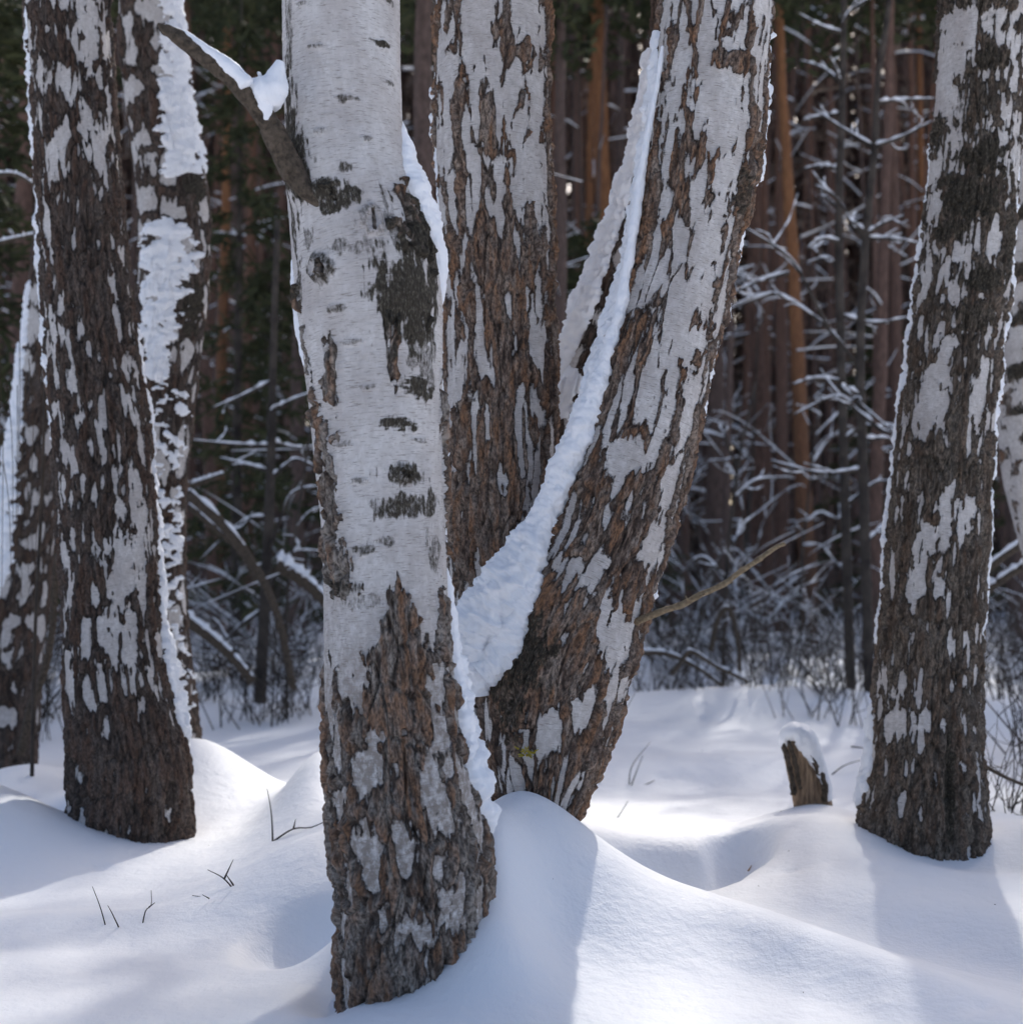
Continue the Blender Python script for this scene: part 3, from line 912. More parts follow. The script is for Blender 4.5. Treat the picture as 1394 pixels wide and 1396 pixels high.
E = build_trunk(tE, E_E, 5.85, M_BARK_E, .0062, 190, 13, 53, (22, .17), ((-4000, .0), (0, .06), (250, .24), (480, .52), (620, .68), (800, .68), (950, .68), (1060, .62), (1150, .7)), .016, E_feats, cell_rand=.55,
                big=.7, rag=1.4, band=.5, small=.03)
plaster(E, 'snow_strip', [(960, -90, 8, .008), (1000, -86, 14, .014), (1050, -80, 20, .018), (1090, -80, 16, .016), (1120, -84, 10, .01)], 65, .8, .1, .4)
plaster(E, 'snow_strip', [(180, -90, 8, .008), (400, -88, 10, .010), (600, -88, 10, .010), (900, -90, 10, .008)], 67, 1., .25, .6)
plaster(E, 'snow_strip', [(220, 90, 8, .006), (480, 92, 8, .007), (900, 92, 7, .005)], 69, 1., .3, .5)
birch_crown(E, 5, 4.8, 11)

# left birch ------------------------------------------------------------
tF = thing('birch_tree', base_of(F_E, 6.25), 'left-hand birch with blackish bark and pale flakes, its foot sunk in a snow hollow', 'tree')
F_feats = [(120, 60, 16, 60, 'white', .7), (120, 200, 18, 40, 'white', .7), (140, 310, 20, 40, 'dark', .4), (170, 780, 30, 50, 'white', .7), (190, 720, 20, 50, 'white', .5), (150, 880, 60, 40, 'white', .2),
           (110, 400, 50, 50, 'rough', .5), (170, 1080, 90, 70, 'rough', .25), (160, 1000, 80, 40, 'rough', .2)]
Fd = build_trunk(tF, F_E, 6.25, M_BARK_F, .0066, 180, 13.5, 63, (21, .18), ((-4000, .3), (0, .42), (300, .56), (600, .54), (850, .50), (920, .60), (1000, .68), (1150, .78)), .017, F_feats, cell_rand=.6, big=.75,
                 rag=1.4)
plaster(Fd, 'snow_strip', [(440, 88, 8, .008), (600, 90, 9, .010), (780, 88, 10, .014), (860, 84, 14, .024), (930, 80, 17, .03), (1000, 82, 15, .03), (1040, 90, 10, .02)], 75, .6, .05, .4)
plaster(Fd, 'snow_strip', [(0, -88, 10, .006), (300, -88, 10, .008), (600, -90, 8, .006)], 77, 1., .3, .5)
birch_crown(Fd, 6, 4.8, 10)

# birch behind it, plastered -----------------------------------------------
tG = thing('birch_tree', base_of(G_E, 7.4), 'dark birch close behind the left-hand one, front plastered with wind-blown snow', 'tree')
Gd = build_trunk(tG, G_E, 7.4, M_BARK_F, .008, 130, 12.5, 73, (7, .16), ((-4000, .3), (300, .45), (700, .5), (1050, .7)), .013, [(265, 270, 24, 30, 'dark', 1.), (262, 420, 22, 50, 'dark', .9)])
plaster(Gd, 'snow_plaster', [(-60, 60, 46, .018), (60, 52, 40, .02), (120, 40, 46, .022), (180, 36, 54, .024), (240, 34, 58, .022), (262, 10, 40, .01)], 86, 1.25, .36, .5)
plaster(Gd, 'snow_plaster', [(300, -30, 40, .014), (340, -5, 58, .022), (400, -18, 50, .02), (470, -25, 40, .018), (540, -10, 30, .014)], 87, 1.5, .42, .6)
plaster(Gd, 'snow_plaster', [(520, 20, 60, .012), (640, 20, 55, .014), (760, 20, 60, .018), (860, 20, 60, .018), (980, 40, 70, .022)], 88, 2.2, 1.05, .5)
birch_crown(Gd, 7, 5., 9)

# far left leaning trunk and the one at the right edge ----------------------
tH = thing('birch_tree', base_of(H_E, 8.6), 'grey birch leaning up behind the left-hand one, snow on its outer side', 'tree')
Hd = build_trunk(tH, H_E, 8.6, M_BARK_F, .011, 90, 11, 83, (7, .16), ((-4000, .3), (400, .4), (1050, .6)), .012)
plaster(Hd, 'snow_plaster', [(380, -80, 14, .015), (470, -76, 22, .02), (600, -66, 36, .026), (660, -66, 40, .026)], 91, 1.1, .3, .5)
plaster(Hd, 'snow_plaster', [(640, -70, 40, .02), (700, -60, 46, .028), (770, -50, 40, .02), (830, -60, 30, .01)], 93, 1.1, .3, .5)
birch_crown(Hd, 8, 5.2, 7)
tI = thing('birch_tree', base_of(I_E, 8.2), 'pale birch with dark cross bands half hidden behind the right-hand one', 'tree')
Id = build_trunk(tI, I_E, 8.2, M_BARK_A, .010, 100, 12, 93, (6, .12), ((-4000, -.7), (300, -.15), (600, .05), (950, .4)), .012, [(1385, 300, 40, 14, 'dark', .9), (1390, 380, 40, 14, 'dark', .8), (1395, 440, 40, 12, 'dark', .8),
                                                                                                        (1390, 510, 50, 14, 'dark', .9), (1400, 560, 40, 10, 'dark', .8), (1410, 600, 30, 10, 'dark', .7)], band=.9)
birch_crown(Id, 9, 5.2, 7)


# ------------------------------------------------------------------ broken stump
sb = P(1106, 1092, 6.5)
tS = thing('stump', (sb[0], sb[1], gz(sb[0], sb[1])), 'leaning broken stump with brown bare wood under a rounded snow cap', 'stump')
n, sd = 60, 48
ax = smooth_path([P(1112, 1125, 6.5), P(1106, 1090, 6.5), P(1092, 1040, 6.5), P(1082, 1004, 6.5)], n)
th = np.linspace(0, 2 * np.pi, sd, endpoint=False)
rr = np.interp(np.linspace(0, 1, n), [0, .4, .8, 1], [.082, .080, .066, .040])
ring = []
for k in range(n):
    w = fbm(np.cos(th) * 2.2, np.sin(th) * 2.2, np.full(sd, k * .012), 3, 61)
    fi = perlin(np.cos(th) * 9, np.sin(th) * 9, np.full(sd, k * .05), 62)
    r = rr[k] * (1 + .22 * w + .09 * fi)
    ring.append(ax[k] + np.stack([np.cos(th) * r, np.sin(th) * r, .25 * np.sin(th * 3 + 1) * r * (k / n) ** 3], -1))
ring = np.array(ring)
i = np.arange(n - 1)[:, None] * sd
j = np.arange(sd)[None]
kk = (j + 1) % sd
Q = np.stack([i + j, i + kk, i + sd + kk, i + sd + j], -1).reshape(-1, 4)
j = np.arange(sd)
T = np.stack([(n - 1) * sd + j, (n - 1) * sd + (j + 1) % sd, np.full(sd, n * sd)], -1)
add('wood', mesh_from('wood', np.vstack([ring.reshape(-1, 3), ax[-1:] + [0, 0, .02]]) - np.array(tS.location), Q, M_WOOD, True, None, T), tS)
# the peeled slabs of its bark
mb = MB()
for (x0, y0, x1, y1, r) in ((1068, 1014, 1082, 1085, .012), (1074, 1010, 1090, 1075, .010), (1120, 1052, 1124, 1092, .014), (1100, 1018, 1116, 1058, .008)):
    mb.tube(smooth_path([P(x0, y0, 6.43), P((x0 + x1) / 2 + 2, (y0 + y1) / 2, 6.42), P(x1, y1, 6.43)], 12), [r * .4, r, r, r, r * .8, r, r, r, r, r, r, r * .8], 8, True, .5, .008)
add('bark_slab', mb.mesh('bark_slab', M_DEADBARK, True, np.array(tS.location)), tS)['kind'] = 'stuff'
cp = [(1068, 1020, 5), (1071, 1006, 10), (1081, 1000, 15), (1094, 1008, 18), (1104, 1027, 16), (1113, 1048, 13), (1120, 1072, 12), (1124, 1092, 10)]
snow_roll(tS, 'snow_cap', [P(a, b, 6.50) for a, b, _ in cp], [r * 6.5 / F for _, _, r in cp], np.array(tS.location), 1.7, 63, 110, 40, .11, M_SNOW)


# ------------------------------------------------------------------ snowy branches, saplings, fallen poles
def branch(parent, pts, r0, r1, base, snow=1., sides=6, n=None, name='branch', m=None):
    p = smooth_path(pts, n or max(8, 4 * len(pts)))
    k = len(p)
    mb = MB()
    mb.tube(p, np.linspace(r0, r1, k), sides)
    forks = []
    L = np.linalg.norm(p[-1] - p[0])
    for w in range(random.choice((1, 2, 3)) if snow and name == 'branch' else 0):
        i = random.randrange(k // 4, max(k // 4 + 1, k - 3))
        d = (p[-1] - p[0]) / (L + 1e-6) + np.array([random.gauss(0, .6), random.gauss(0, .6), random.gauss(.15, .5)])
        d /= np.linalg.norm(d)
        l2 = L * random.uniform(.15, .4)
        fk = smooth_path([p[i], p[i] + d * l2 * .5 + RNG.normal(0, .02, 3), p[i] + d * l2], 7)
        mb.tube(fk, np.linspace(r1 * 1.2, r1 * .5, 7), 5)
        forks.append(fk)
    o = add(name, mb.mesh(name, m or M_TWIG, True, base), parent)
    if snow:
        t = np.gradient(p, axis=0)
        t /= np.linalg.norm(t, axis=1)[:, None]
        hor = np.clip(1.15 - abs(t[:, 2]) ** 2, .15, 1)
        seed = random.randrange(999)
        lump = np.clip(.75 + 1.1 * perlin(np.arange(k) * .8, seed, 0.), .12, 1.6)
        th = np.maximum(np.linspace(r0, r1, k) * 1.05, .007) * snow * hor * lump
        th[0] *= .4
        th[-1] *= .4
        ms = MB()
        ms.tube(p + np.array([0, 0, 1.])[None] * (np.linspace(r0, r1, k) * .7 + th * .5)[:, None], th, 6)
        for fk in forks:
            ms.tube(fk + np.array([0, 0, r1 * 1.1]), np.linspace(r1 * 1.7, r1 * .7, 7) * np.clip(1 + 1.2 * perlin(np.arange(7) * .9, seed, 4.), .2, 1.7), 5)
        add('snow', ms.mesh('snow', M_CLUMP, True, base), o)
    return o


def px_sapling(label, Y, stem, w0, w1, branches, bw=5, snow=1.2, group=None, name='sapling', cat='sapling'):
    p0 = P(stem[0][0], stem[0][1], Y)
    b = np.array([p0[0], p0[1], gz(p0[0], p0[1])])
    t = thing(name, b, label, cat, group)
    pts = [P(x, y, Y) for x, y in stem]
    if pts[0][2] > b[2]:
        pts = [b - [0, 0, .1]] + pts
    branch(t, pts, w0 / 2 * Y / F, w1 / 2 * Y / F, b, 0, 8, 30, 'stem')
    for br_ in branches:
        d = random.uniform(-.5, .5)
        q = [P(x, y, Y + d * k / max(1, len(br_) - 1)) for k, (x, y) in enumerate(br_)]
        branch(t, q, bw / 2 * Y / F, 2 / 2 * Y / F, b, snow)
    return t


px_sapling('dark sapling with snowy side branches just right of the orange pine', 13.5, [(1160, 960), (1152, 700), (1143, 330), (1147, 150), (1150, 0), (1150, -300)], 15, 6,
           [[(1147, 45), (1120, 36), (1088, 18)], [(1147, 35), (1160, 14), (1186, -4)], [(1144, 110), (1120, 92), (1090, 82)], [(1143, 112), (1138, 92), (1130, 76)], [(1143, 230), (1118, 226), (1095, 230)],
            [(1143, 285), (1128, 270), (1112, 250)], [(1143, 155), (1110, 160), (1094, 164)], [(1145, 330), (1120, 325), (1100, 338)], [(1144, 375), (1130, 352), (1098, 358)],
            [(1146, 430), (1190, 440), (1240, 432)], [(1148, 520), (1110, 516), (1080, 524)], [(1150, 600), (1180, 580), (1215, 590)], [(1152, 690), (1190, 660), (1210, 655)]], 6)
px_sapling('crooked sapling with wide snow-laden branches left of the right-hand birch', 12.5, [(1185, 965), (1176, 640), (1172, 480), (1180, 320), (1192, 200), (1196, 110), (1212, 0), (1225, -200)], 15, 6,
           [[(1190, 200), (1150, 176), (1105, 146)], [(1191, 200), (1230, 186), (1270, 165)], [(1195, 140), (1230, 136), (1275, 134)], [(1180, 320), (1205, 304), (1232, 294)], [(1180, 325), (1220, 326), (1262, 334)],
            [(1180, 318), (1160, 300), (1152, 290)], [(1180, 330), (1140, 270), (1110, 252)], [(1172, 500), (1120, 440), (1055, 400), (995, 418)], [(1055, 400), (1020, 412), (985, 425)],
            [(1130, 450), (1105, 400), (1075, 350), (1015, 310)], [(1075, 372), (1030, 385), (980, 410)], [(1205, 590), (1170, 562), (1140, 540), (1082, 565)], [(1174, 540), (1150, 530), (1230, 600)],
            [(1176, 640), (1120, 645), (1050, 628)], [(1174, 600), (1210, 598), (1232, 610)], [(1180, 740), (1205, 715), (1226, 696)]], 6)
px_sapling('thin snowy sapling standing close to the leaning birch trunk', 15, [(985, 940), (990, 780), (1005, 640), (1030, 520)], 8, 3,
           [[(992, 760), (1010, 720), (1030, 700)], [(1000, 680), (1030, 655), (1080, 650)], [(1005, 640), (990, 600), (985, 580)], [(990, 790), (960, 760), (935, 770)]], 5)
px_sapling('upright dark stem with a fan of snowy twigs in the left gap', 12.0, [(355, 935), (364, 760), (370, 600), (372, 500), (378, 300)], 19, 8,
           [[(366, 642), (330, 632), (300, 624)], [(366, 655), (390, 634), (405, 626), (430, 636)], [(364, 760), (385, 700), (402, 670), (440, 662)], [(366, 705), (330, 712), (268, 768)],
            [(368, 608), (320, 606), (262, 600)], [(364, 600), (400, 610), (430, 608)], [(362, 810), (385, 770), (402, 752), (445, 752)], [(370, 560), (400, 545), (440, 530)], [(371, 520), (330, 540), (290, 556)],
            [(360, 830), (320, 860), (285, 905)]], 6)
px_sapling('slender snowy stem leaning beside the nearest birch', 11.5, [(392, 800), (402, 730), (415, 640), (427, 560)], 5, 3, [[(404, 720), (420, 700), (440, 690)]], 3, 1.4)


def px_pole(label, Y, pts, w0, w1, snow=1.1, name='fallen_branch', cat='branch', group=None):
    q = [P(x, y, Y) for x, y in pts]
    b = min(q, key=lambda v: v[2])
    t = thing(name, b, label, cat, group)
    branch(t, q, w0 / 2 * Y / F, w1 / 2 * Y / F, np.array(b), snow, 8, 26, 'stick', M_DEADBARK)
    return t


px_pole('thick snow-topped pole slanting down from the left birch pair', 11, [(255, 672), (300, 712), (340, 762), (375, 830), (400, 940)], 15, 10)
px_pole('shorter snowy pole lying just under the slanting one', 11.4, [(258, 690), (295, 722), (330, 756), (350, 800)], 9, 6)
px_pole('low snow-covered log poking out beside the plastered birch', 10.8, [(250, 842), (285, 868), (315, 895), (345, 930)], 16, 12, 1.2)
px_pole('snowy log end against the left edge of the nearest birch', 11.2, [(378, 770), (405, 786), (430, 806), (460, 838)], 20, 14, 1.3)
px_pole('short snowy stick crossing above the slanting pole', 11.3, [(262, 662), (280, 655), (305, 646)], 8, 5)
px_pole('upper snowy pole reaching out behind the right-hand birch', 10, [(1320, 800), (1350, 772), (1400, 736), (1440, 710)], 12, 10)
px_pole('lower snowy pole reaching out behind the right-hand birch', 10.2, [(1320, 825), (1360, 794), (1410, 762), (1440, 745)], 12, 10)
px_pole('arched dark branch half buried right of the leaning birch', 11.5, [(915, 920), (930, 900), (942, 888), (975, 908), (1005, 922), (1020, 930)], 7, 5, .7)
px_pole('low dark branch lying on snow right of the leaning birch', 12, [(870, 890), (910, 892), (950, 910), (985, 935)], 8, 5, .8)
px_pole('dark bent branch leaning on a tree foot right of the dry twig', 12.5, [(968, 888), (978, 845), (992, 830), (1005, 870), (1008, 915)], 8, 6, .6)
px_pole('bare teal-grey branch poking out right of the right-hand birch', 6.6, [(1325, 1030), (1345, 1046), (1375, 1062), (1420, 1080)], 6, 4, .0)
px_pole('brown bare stem leaning in the far left gap', 8.2, [(28, 1030), (42, 965), (62, 910), (72, 850), (76, 780), (92, 640), (95, 500)], 13, 6, .0, 'sapling', 'sapling')
px_pole('snow-lined twig crossing the upper left corner', 10, [(-20, 240), (20, 238), (48, 252)], 7, 4)
px_pole('snow-lined twig by the left-hand birch below the corner one', 10.3, [(-20, 336), (20, 326), (55, 318)], 7, 4)


# fine weeping twigs in front of the far left birch
b0 = P(45, 960, 7.4)
b0 = np.array([b0[0], b0[1], gz(b0[0], b0[1])])
tw = thing('sapling', b0, 'brown sapling with a curtain of fine hanging twigs at the far left edge', 'sapling')
branch(tw, [b0 - [0, 0, .1], P(48, 860, 7.4), P(58, 650, 7.4), P(62, 400, 7.4), P(50, 200, 7.4)], .011, .005, b0, 0, 6, 20, 'stem')
mb = MB()
for k in range(26):
    x0, y0, Y = random.uniform(-60, 92), random.uniform(430, 640), 7.4 + random.uniform(-.35, .35)
    L, dx = random.uniform(140, 330), random.gauss(0, 14)
    mb.tube(smooth_path([P(x0 + dx * .3, y0, Y), P(x0 + dx, y0 + L * .4, Y), P(x0 + dx * 1.3 + random.gauss(0, 4), y0 + L, Y)], 7), np.linspace(.0026, .0012, 7), 3, False)
M_TWIGB = flat_mat('brown_twig_bark', (.05, .035, .024), (.13, .092, .062))
add('hanging_twigs', mb.mesh('hanging_twigs', M_TWIGB, True, b0), tw)['kind'] = 'stuff'


# ------------------------------------------------------------------ small twigs in the near snow
def twig(label, base, lines, w=2.4, m=None):
    p = on_ground(*base)
    t = thing('twig', p, label, 'twig')
    for k, ln in enumerate(lines):
        q = [P(x, y, p[1] + .05 * i * (-1) ** k) for i, (x, y) in enumerate(ln)]
        if k == 0:
            q[0] = q[0] - np.array([0, 0, .02])
        branch(t, q, w / 2 * p[1] / F, .8 / 2 * p[1] / F, np.array(p), 0, 5, 10, 'stem' if k == 0 else 'side_twig', m)


twig('dark forked twig lying on the sunlit hump left of the nearest birch', (325, 1212), [[(325, 1212), (305, 1198), (283, 1186)], [(318, 1207), (308, 1192)], [(306, 1198), (318, 1172)]], 3)
twig('flat little twig just below the dark forked one', (306, 1227), [[(306, 1227), (285, 1225), (262, 1221)], [(285, 1225), (276, 1220)]], 2)
twig('pale pair of straight twigs standing in the open snow', (147, 1265), [[(147, 1265), (137, 1238), (126, 1209)], [(162, 1265), (153, 1246), (147, 1235)]], 2.2)
twig('small reddish twig with a crook standing in the open snow', (192, 1265), [[(192, 1265), (198, 1243), (206, 1234), (206, 1214)], [(203, 1237), (211, 1231)]], 2.2)
twig('dark twig beside the nearest birch with a long flat side shoot', (372, 1147), [[(372, 1147), (370, 1110), (364, 1075)], [(373, 1147), (400, 1130), (425, 1128), (455, 1114)], [(416, 1129), (428, 1139)], [(400, 1130), (403, 1117)]], 3)
twig('grey grass-like twigs right of the leaning birch foot', (857, 1072), [[(857, 1072), (861, 1045), (886, 1012)], [(860, 1072), (868, 1050), (876, 1030)], [(875, 1072), (892, 1064)]], 2)
twig('thin twig slanting from snow behind the leaning birch', (815, 1068), [[(815, 1068), (830, 1015), (865, 945)]], 2)
twig('tiny twig stub right of the leaning birch', (836, 1117), [[(836, 1117), (846, 1108), (856, 1092)]], 1.6)
twig('two thin stems bridging the stump and the right-hand birch', (1128, 1058), [[(1126, 1058), (1150, 1044), (1182, 1034)], [(1132, 1073), (1155, 1065), (1182, 1064)], [(1160, 1018), (1176, 1020), (1184, 1024)]], 2.4)
twig('dead grass blade in the small dark pit', (1020, 1188), [[(1020, 1188), (1026, 1176), (1028, 1165)], [(1018, 1190), (1024, 1180)]], 3, M_LEAF)
twig('tiny dark twig by the shadow edge of the right-hand birch', (1178, 1176), [[(1178, 1176), (1176, 1172)]], 2)


def gap_of(x, y):
    px = CX + F * x / y
    for a, b, w in ((-9e3, 45, 'at the left edge beyond the left-hand birch'), (45, 175, 'mostly hidden behind the left-hand birch'), (175, 280, 'mostly hidden behind the snow-plastered birch'),
                    (280, 395, 'in the gap left of the nearest birch'), (395, 540, 'mostly hidden behind the nearest birch'), (540, 610, 'in the slit between nearest and middle birch'),
                    (610, 745, 'mostly hidden behind the middle birch'), (745, 860, 'in the wedge between middle and leaning birch'), (860, 985, 'close behind the leaning birch'),
                    (985, 1090, 'just right of the leaning birch'), (1090, 1160, 'around the orange pine, right gap'), (1160, 1230, 'left of the right-hand birch'),
                    (1230, 1385, 'mostly hidden behind the right-hand birch'), (1385, 9e3, 'at the right edge beyond the right-hand birch')):
        if a <= px < b:
            return w


def place_label(x, y, what):
    return ('%s %s %s' % ('far' if y > 42 else 'middle-distance' if y > 28 else 'nearer', what, gap_of(x, y)))


# ------------------------------------------------------------------ shrubs at the edge of the wood
def shrub_mesh(seed, n, h, spread, side=2, r=.006):
    rnd = random.Random(seed)
    mb = MB()
    for k in range(n):
        az, tl = rnd.uniform(0, 6.283), rnd.uniform(.05, spread)
        d = np.array([math.cos(az) * tl, math.sin(az) * tl, 1.])
        p = np.array([rnd.gauss(0, .12), rnd.gauss(0, .12), -.12])
        L = h * rnd.uniform(.5, 1.1)
        pts = [p]
        for q in range(4):
            d = d + np.array([rnd.gauss(0, .14), rnd.gauss(0, .14), 0])
            pts.append(pts[-1] + d / np.linalg.norm(d) * L / 4)
        mb.tube(smooth_path(pts, 8), np.linspace(r * rnd.uniform(.7, 1.3), .0018, 8), 4, False)
        for q in range(side):
            i = rnd.randrange(1, 4)
            s = np.array([rnd.gauss(0, 1), rnd.gauss(0, 1), rnd.uniform(.3, 1.2)])
            s /= np.linalg.norm(s)
            l2 = L * rnd.uniform(.15, .35)
            mb.tube([pts[i], pts[i] + s * l2 * .5, pts[i] + s * l2 + np.array([0, 0, .05])], [.004, .003, .0015], 3, False)
    return mb.mesh('shrub', M_TWIG)


SH = [shrub_mesh(100 + k, (7, 10, 14, 6, 18, 12)[k], (1.0, 1.3, .8, 1.7, 1.1, 2.1)[k], (.5, .7, .8, .35, 1.0, .5)[k], 3) for k in range(6)]
rnd = random.Random(5)
spots = [(285, 12, 4), (330, 11.4, 0), (352, 11.2, 1), (380, 11.5, 2), (410, 11.6, 1), (300, 14, 5), (440, 12, 0), (400, 14, 3), (330, 16, 4),
         (885, 14, 2), (915, 15, 5), (935, 13, 1), (960, 14.5, 4), (995, 15, 3), (1020, 13.2, 1), (1045, 12.6, 5), (1075, 12.6, 0), (1100, 11.6, 1), (1120, 13, 3), (1140, 12.2, 4),
         (1163, 11.2, 0), (1180, 13, 5), (1060, 16, 4), (1000, 18, 5), (1120, 17, 3), (1180, 16, 5), (900, 19, 4), (1350, 7.2, 2), (1372, 7.0, 0), (1390, 9.5, 4), (1385, 12, 5), (1360, 14, 3),
         (10, 10.5, 5), (35, 11.5, 3), (70, 10.4, 5), (55, 12, 4), (-15, 9.6, 1), (90, 14, 5), (20, 14, 3), (-30, 13, 5), (1420, 9, 4), (1450, 12, 5), (-80, 12, 4)]
for k in range(18):
    Y = rnd.uniform(16, 30)
    spots.append((rnd.uniform(-150, 1550), Y, rnd.choice([3, 4, 5, 5])))
for px, Y, k in spots:
    x = (px - CX) / F * Y
    near = Y < 8
    o = add('shrub', SH[k], None, (x, Y, gz(x, Y)))
    o.rotation_euler.z = rnd.uniform(0, 6.28)
    s = rnd.uniform(.8, 1.2) * (.55 if near else 1) * (1.5 if Y > 18 else 1)
    o.scale = (s, s, s)
    tag(o, ('taller' if k == 0 else 'lower, denser') + ' sparse bare shrub just behind the right-hand birch' if near else place_label(x, Y, 'bare %s shrub' % ('thin-stemmed', 'branching', 'low bushy', 'few-stemmed upright', 'dense', 'tall upright')[k]), 'shrub',
        'shrubs behind the right-hand birch' if near else 'bare shrubs along the edge of the wood')


def bent_shrub(seed, n, h):
    r = random.Random(seed)
    m1, m2 = MB(), MB()
    for k in range(n):
        az, L = r.uniform(0, 6.28), h * r.uniform(.5, 1.15)
        o = np.array([math.cos(az), math.sin(az), 0])
        p = np.array([r.gauss(0, .1), r.gauss(0, .1), -.12])
        d = np.array([o[0] * .25, o[1] * .25, 1.])
        bend = r.uniform(.12, .62)
        pts = [p]
        for q in range(6):
            d = d + o * bend * .55 + np.array([r.gauss(0, .10), r.gauss(0, .10), -bend * .42])
            d /= np.linalg.norm(d)
            pts.append(pts[-1] + d * L / 6)
        paths = [(smooth_path(pts, 14), r.uniform(.006, .012))]
        for w in range(3):
            i = r.randrange(4, 12)
            a0 = paths[0][0][i]
            e = paths[0][0][i + 1] - a0
            e = e / np.linalg.norm(e) * .6 + np.array([r.gauss(0, .5), r.gauss(0, .5), r.uniform(.1, .7)])
            l2 = L * r.uniform(.15, .4)
            paths.append((smooth_path([a0, a0 + e * l2 * .5 + np.array([0, 0, .02]), a0 + e * l2], 7), .0045))
        for sp, rad in paths:
            kk_ = len(sp)
            m1.tube(sp, np.linspace(rad, rad * .3, kk_), 5, False)
            t = np.gradient(sp, axis=0)
            t /= np.linalg.norm(t, axis=1)[:, None]
            hor = np.clip(1.25 - t[:, 2] ** 2 * 1.2, .05, 1)
            th = (np.linspace(rad, rad * .4, kk_) * .85 + .002) * hor * np.clip(.9 + 1.3 * perlin(np.arange(kk_) * .7, seed + k * 3.3, 1.), .05, 1.8)
            m2.tube(sp + np.array([0, 0, 1.]) * (np.linspace(rad, rad * .3, kk_) * .6 + th * .5)[:, None], th, 5, False)
    return m1.mesh('stems', M_TWIG), m2.mesh('snow', M_CLUMP)


BS = [bent_shrub(700 + k, (9, 13, 7, 16, 11)[k], (1.3, 1.0, 1.9, 1.5, 2.3)[k]) for k in range(5)]
for q in range(32):
    if q < 10:
        px, Y = rnd.uniform(255, 450), rnd.uniform(12, 20)
    elif q < 22:
        px, Y = rnd.uniform(870, 1215), rnd.uniform(12.5, 22)
    elif q < 27:
        px, Y = rnd.uniform(-60, 90), rnd.uniform(10, 17)
    else:
        px, Y = rnd.uniform(1345, 1460), rnd.uniform(10.5, 18)
    x = (px - CX) / F * Y
    k = rnd.randrange(5)
    t = thing('snowy_shrub', (x, Y, gz(x, Y)), place_label(x, Y, ('low ', 'wide low ', 'arching ', 'dense arching ', 'tall arching ')[k] + 'shrub bent under snow'), 'shrub', 'shrubs bent under snow')
    t.rotation_euler.z = rnd.uniform(0, 6.28)
    s = rnd.uniform(.75, 1.25)
    t.scale = (s, s, s)
    add('snow', BS[k][1], add('stems', BS[k][0], t))


# ------------------------------------------------------------------ the wood behind: pines, saplings, spruces
def pine_trunk_mesh(seed, h, r, m):
    rg = np.random.default_rng(seed)
    n = 26
    z = np.concatenate([np.linspace(-.3, 1, 6), np.linspace(1.4, h, n - 6)])
    wob = np.cumsum(rg.normal(0, .012, (n, 2)), 0)
    pts = np.stack([wob[:, 0], wob[:, 1], z], -1)
    rad = r * (1 - .62 * np.clip(z / h, 0, 1)) * (1 + .28 * np.exp(-np.maximum(z, 0) / .25))
    mb = MB()
    mb.tube(pts, rad, 12, False, None, r * .12)
    return mb.mesh('trunk', m), pts, rad


def crown_mesh(seed, h, r, n, z0, blob):
    """needle tufts on limbs: clumps of small blades"""
    rg = np.random.default_rng(seed)
    cl = []
    for k in range(blob):
        t = rg.random()
        z = z0 + (h - z0) * t
        rad = r * (1.1 - .8 * t) * math.sqrt(rg.random())
        a = rg.random() * 6.283
        cl.append((rad * math.cos(a), rad * math.sin(a), z + rg.normal(0, .2)))
    cl = np.array(cl)
    c = cl[rg.integers(0, blob, n)] + rg.normal(0, 1, (n, 3)) * [.38, .38, .2]
    d = rg.normal(0, 1, (n, 3))
    d /= np.linalg.norm(d, axis=1)[:, None]
    e = np.cross(d, rg.normal(0, 1, (n, 3)))
    e /= np.linalg.norm(e, axis=1)[:, None]
    L, w = rg.uniform(.12, .26, (n, 1)), .045
    V = np.stack([c - e * w, c + e * w, c + d * L + e * w, c + d * L - e * w], 1).reshape(-1, 3)
    me = mesh_from('crown', V, np.arange(4 * n).reshape(-1, 4), M_NEEDLE, False)
    return me


PT = []
for k in range(6):
    h = (11.5, 13, 12, 14, 12.5, 13.5)[k]
    tm, pts, rad = pine_trunk_mesh(300 + k, h, (.15, .17, .13, .16, .11, .19)[k], M_PINE if k < 4 else M_PINE_D)
    cm = crown_mesh(400 + k, h + .5, (1.5, 1.7, 1.3, 1.6, 1.2, 1.8)[k], 700, h * .88, 12)
    dm = []
    rnd2 = random.Random(k)
    for q in range(7):
        i = rnd2.randrange(7, 19)
        az = rnd2.uniform(0, 6.28)
        L = rnd2.uniform(.5, 1.5)
        d = np.array([math.cos(az), math.sin(az), rnd2.uniform(-.15, .45)])
        b0 = pts[i]
        b = [b0, b0 + d * L * .5, b0 + d * L + np.array([rnd2.gauss(0, .1), rnd2.gauss(0, .1), -.08])]
        mb = MB()
        mb.tube(smooth_path(b, 6), np.linspace(.016, .005, 6), 5, False)
        ms = MB()
        sp = smooth_path(b, 8)
        ms.tube(sp + [0, 0, .018], np.linspace(.02, .008, 8) * np.clip(1 + perlin(np.arange(8) * .9, q, k) * 1.2, .15, 2), 5, False)
        dm.append((mb.mesh('dead_branch', M_TWIG), ms.mesh('snow', M_CLUMP)))
    PT.append((tm, cm, dm))
SHADE_CROWN = [crown_mesh(490 + k, PT_H + .5, 1.9, 750, PT_H * .84, 30) for k, PT_H in enumerate((11.5, 13, 12, 14, 12.5, 13.5))]  # wide crowns shaped for the shade the added pines throw on the snow
TM_ORANGE = pine_trunk_mesh(350, 13, .18, M_PINE_O)[0]


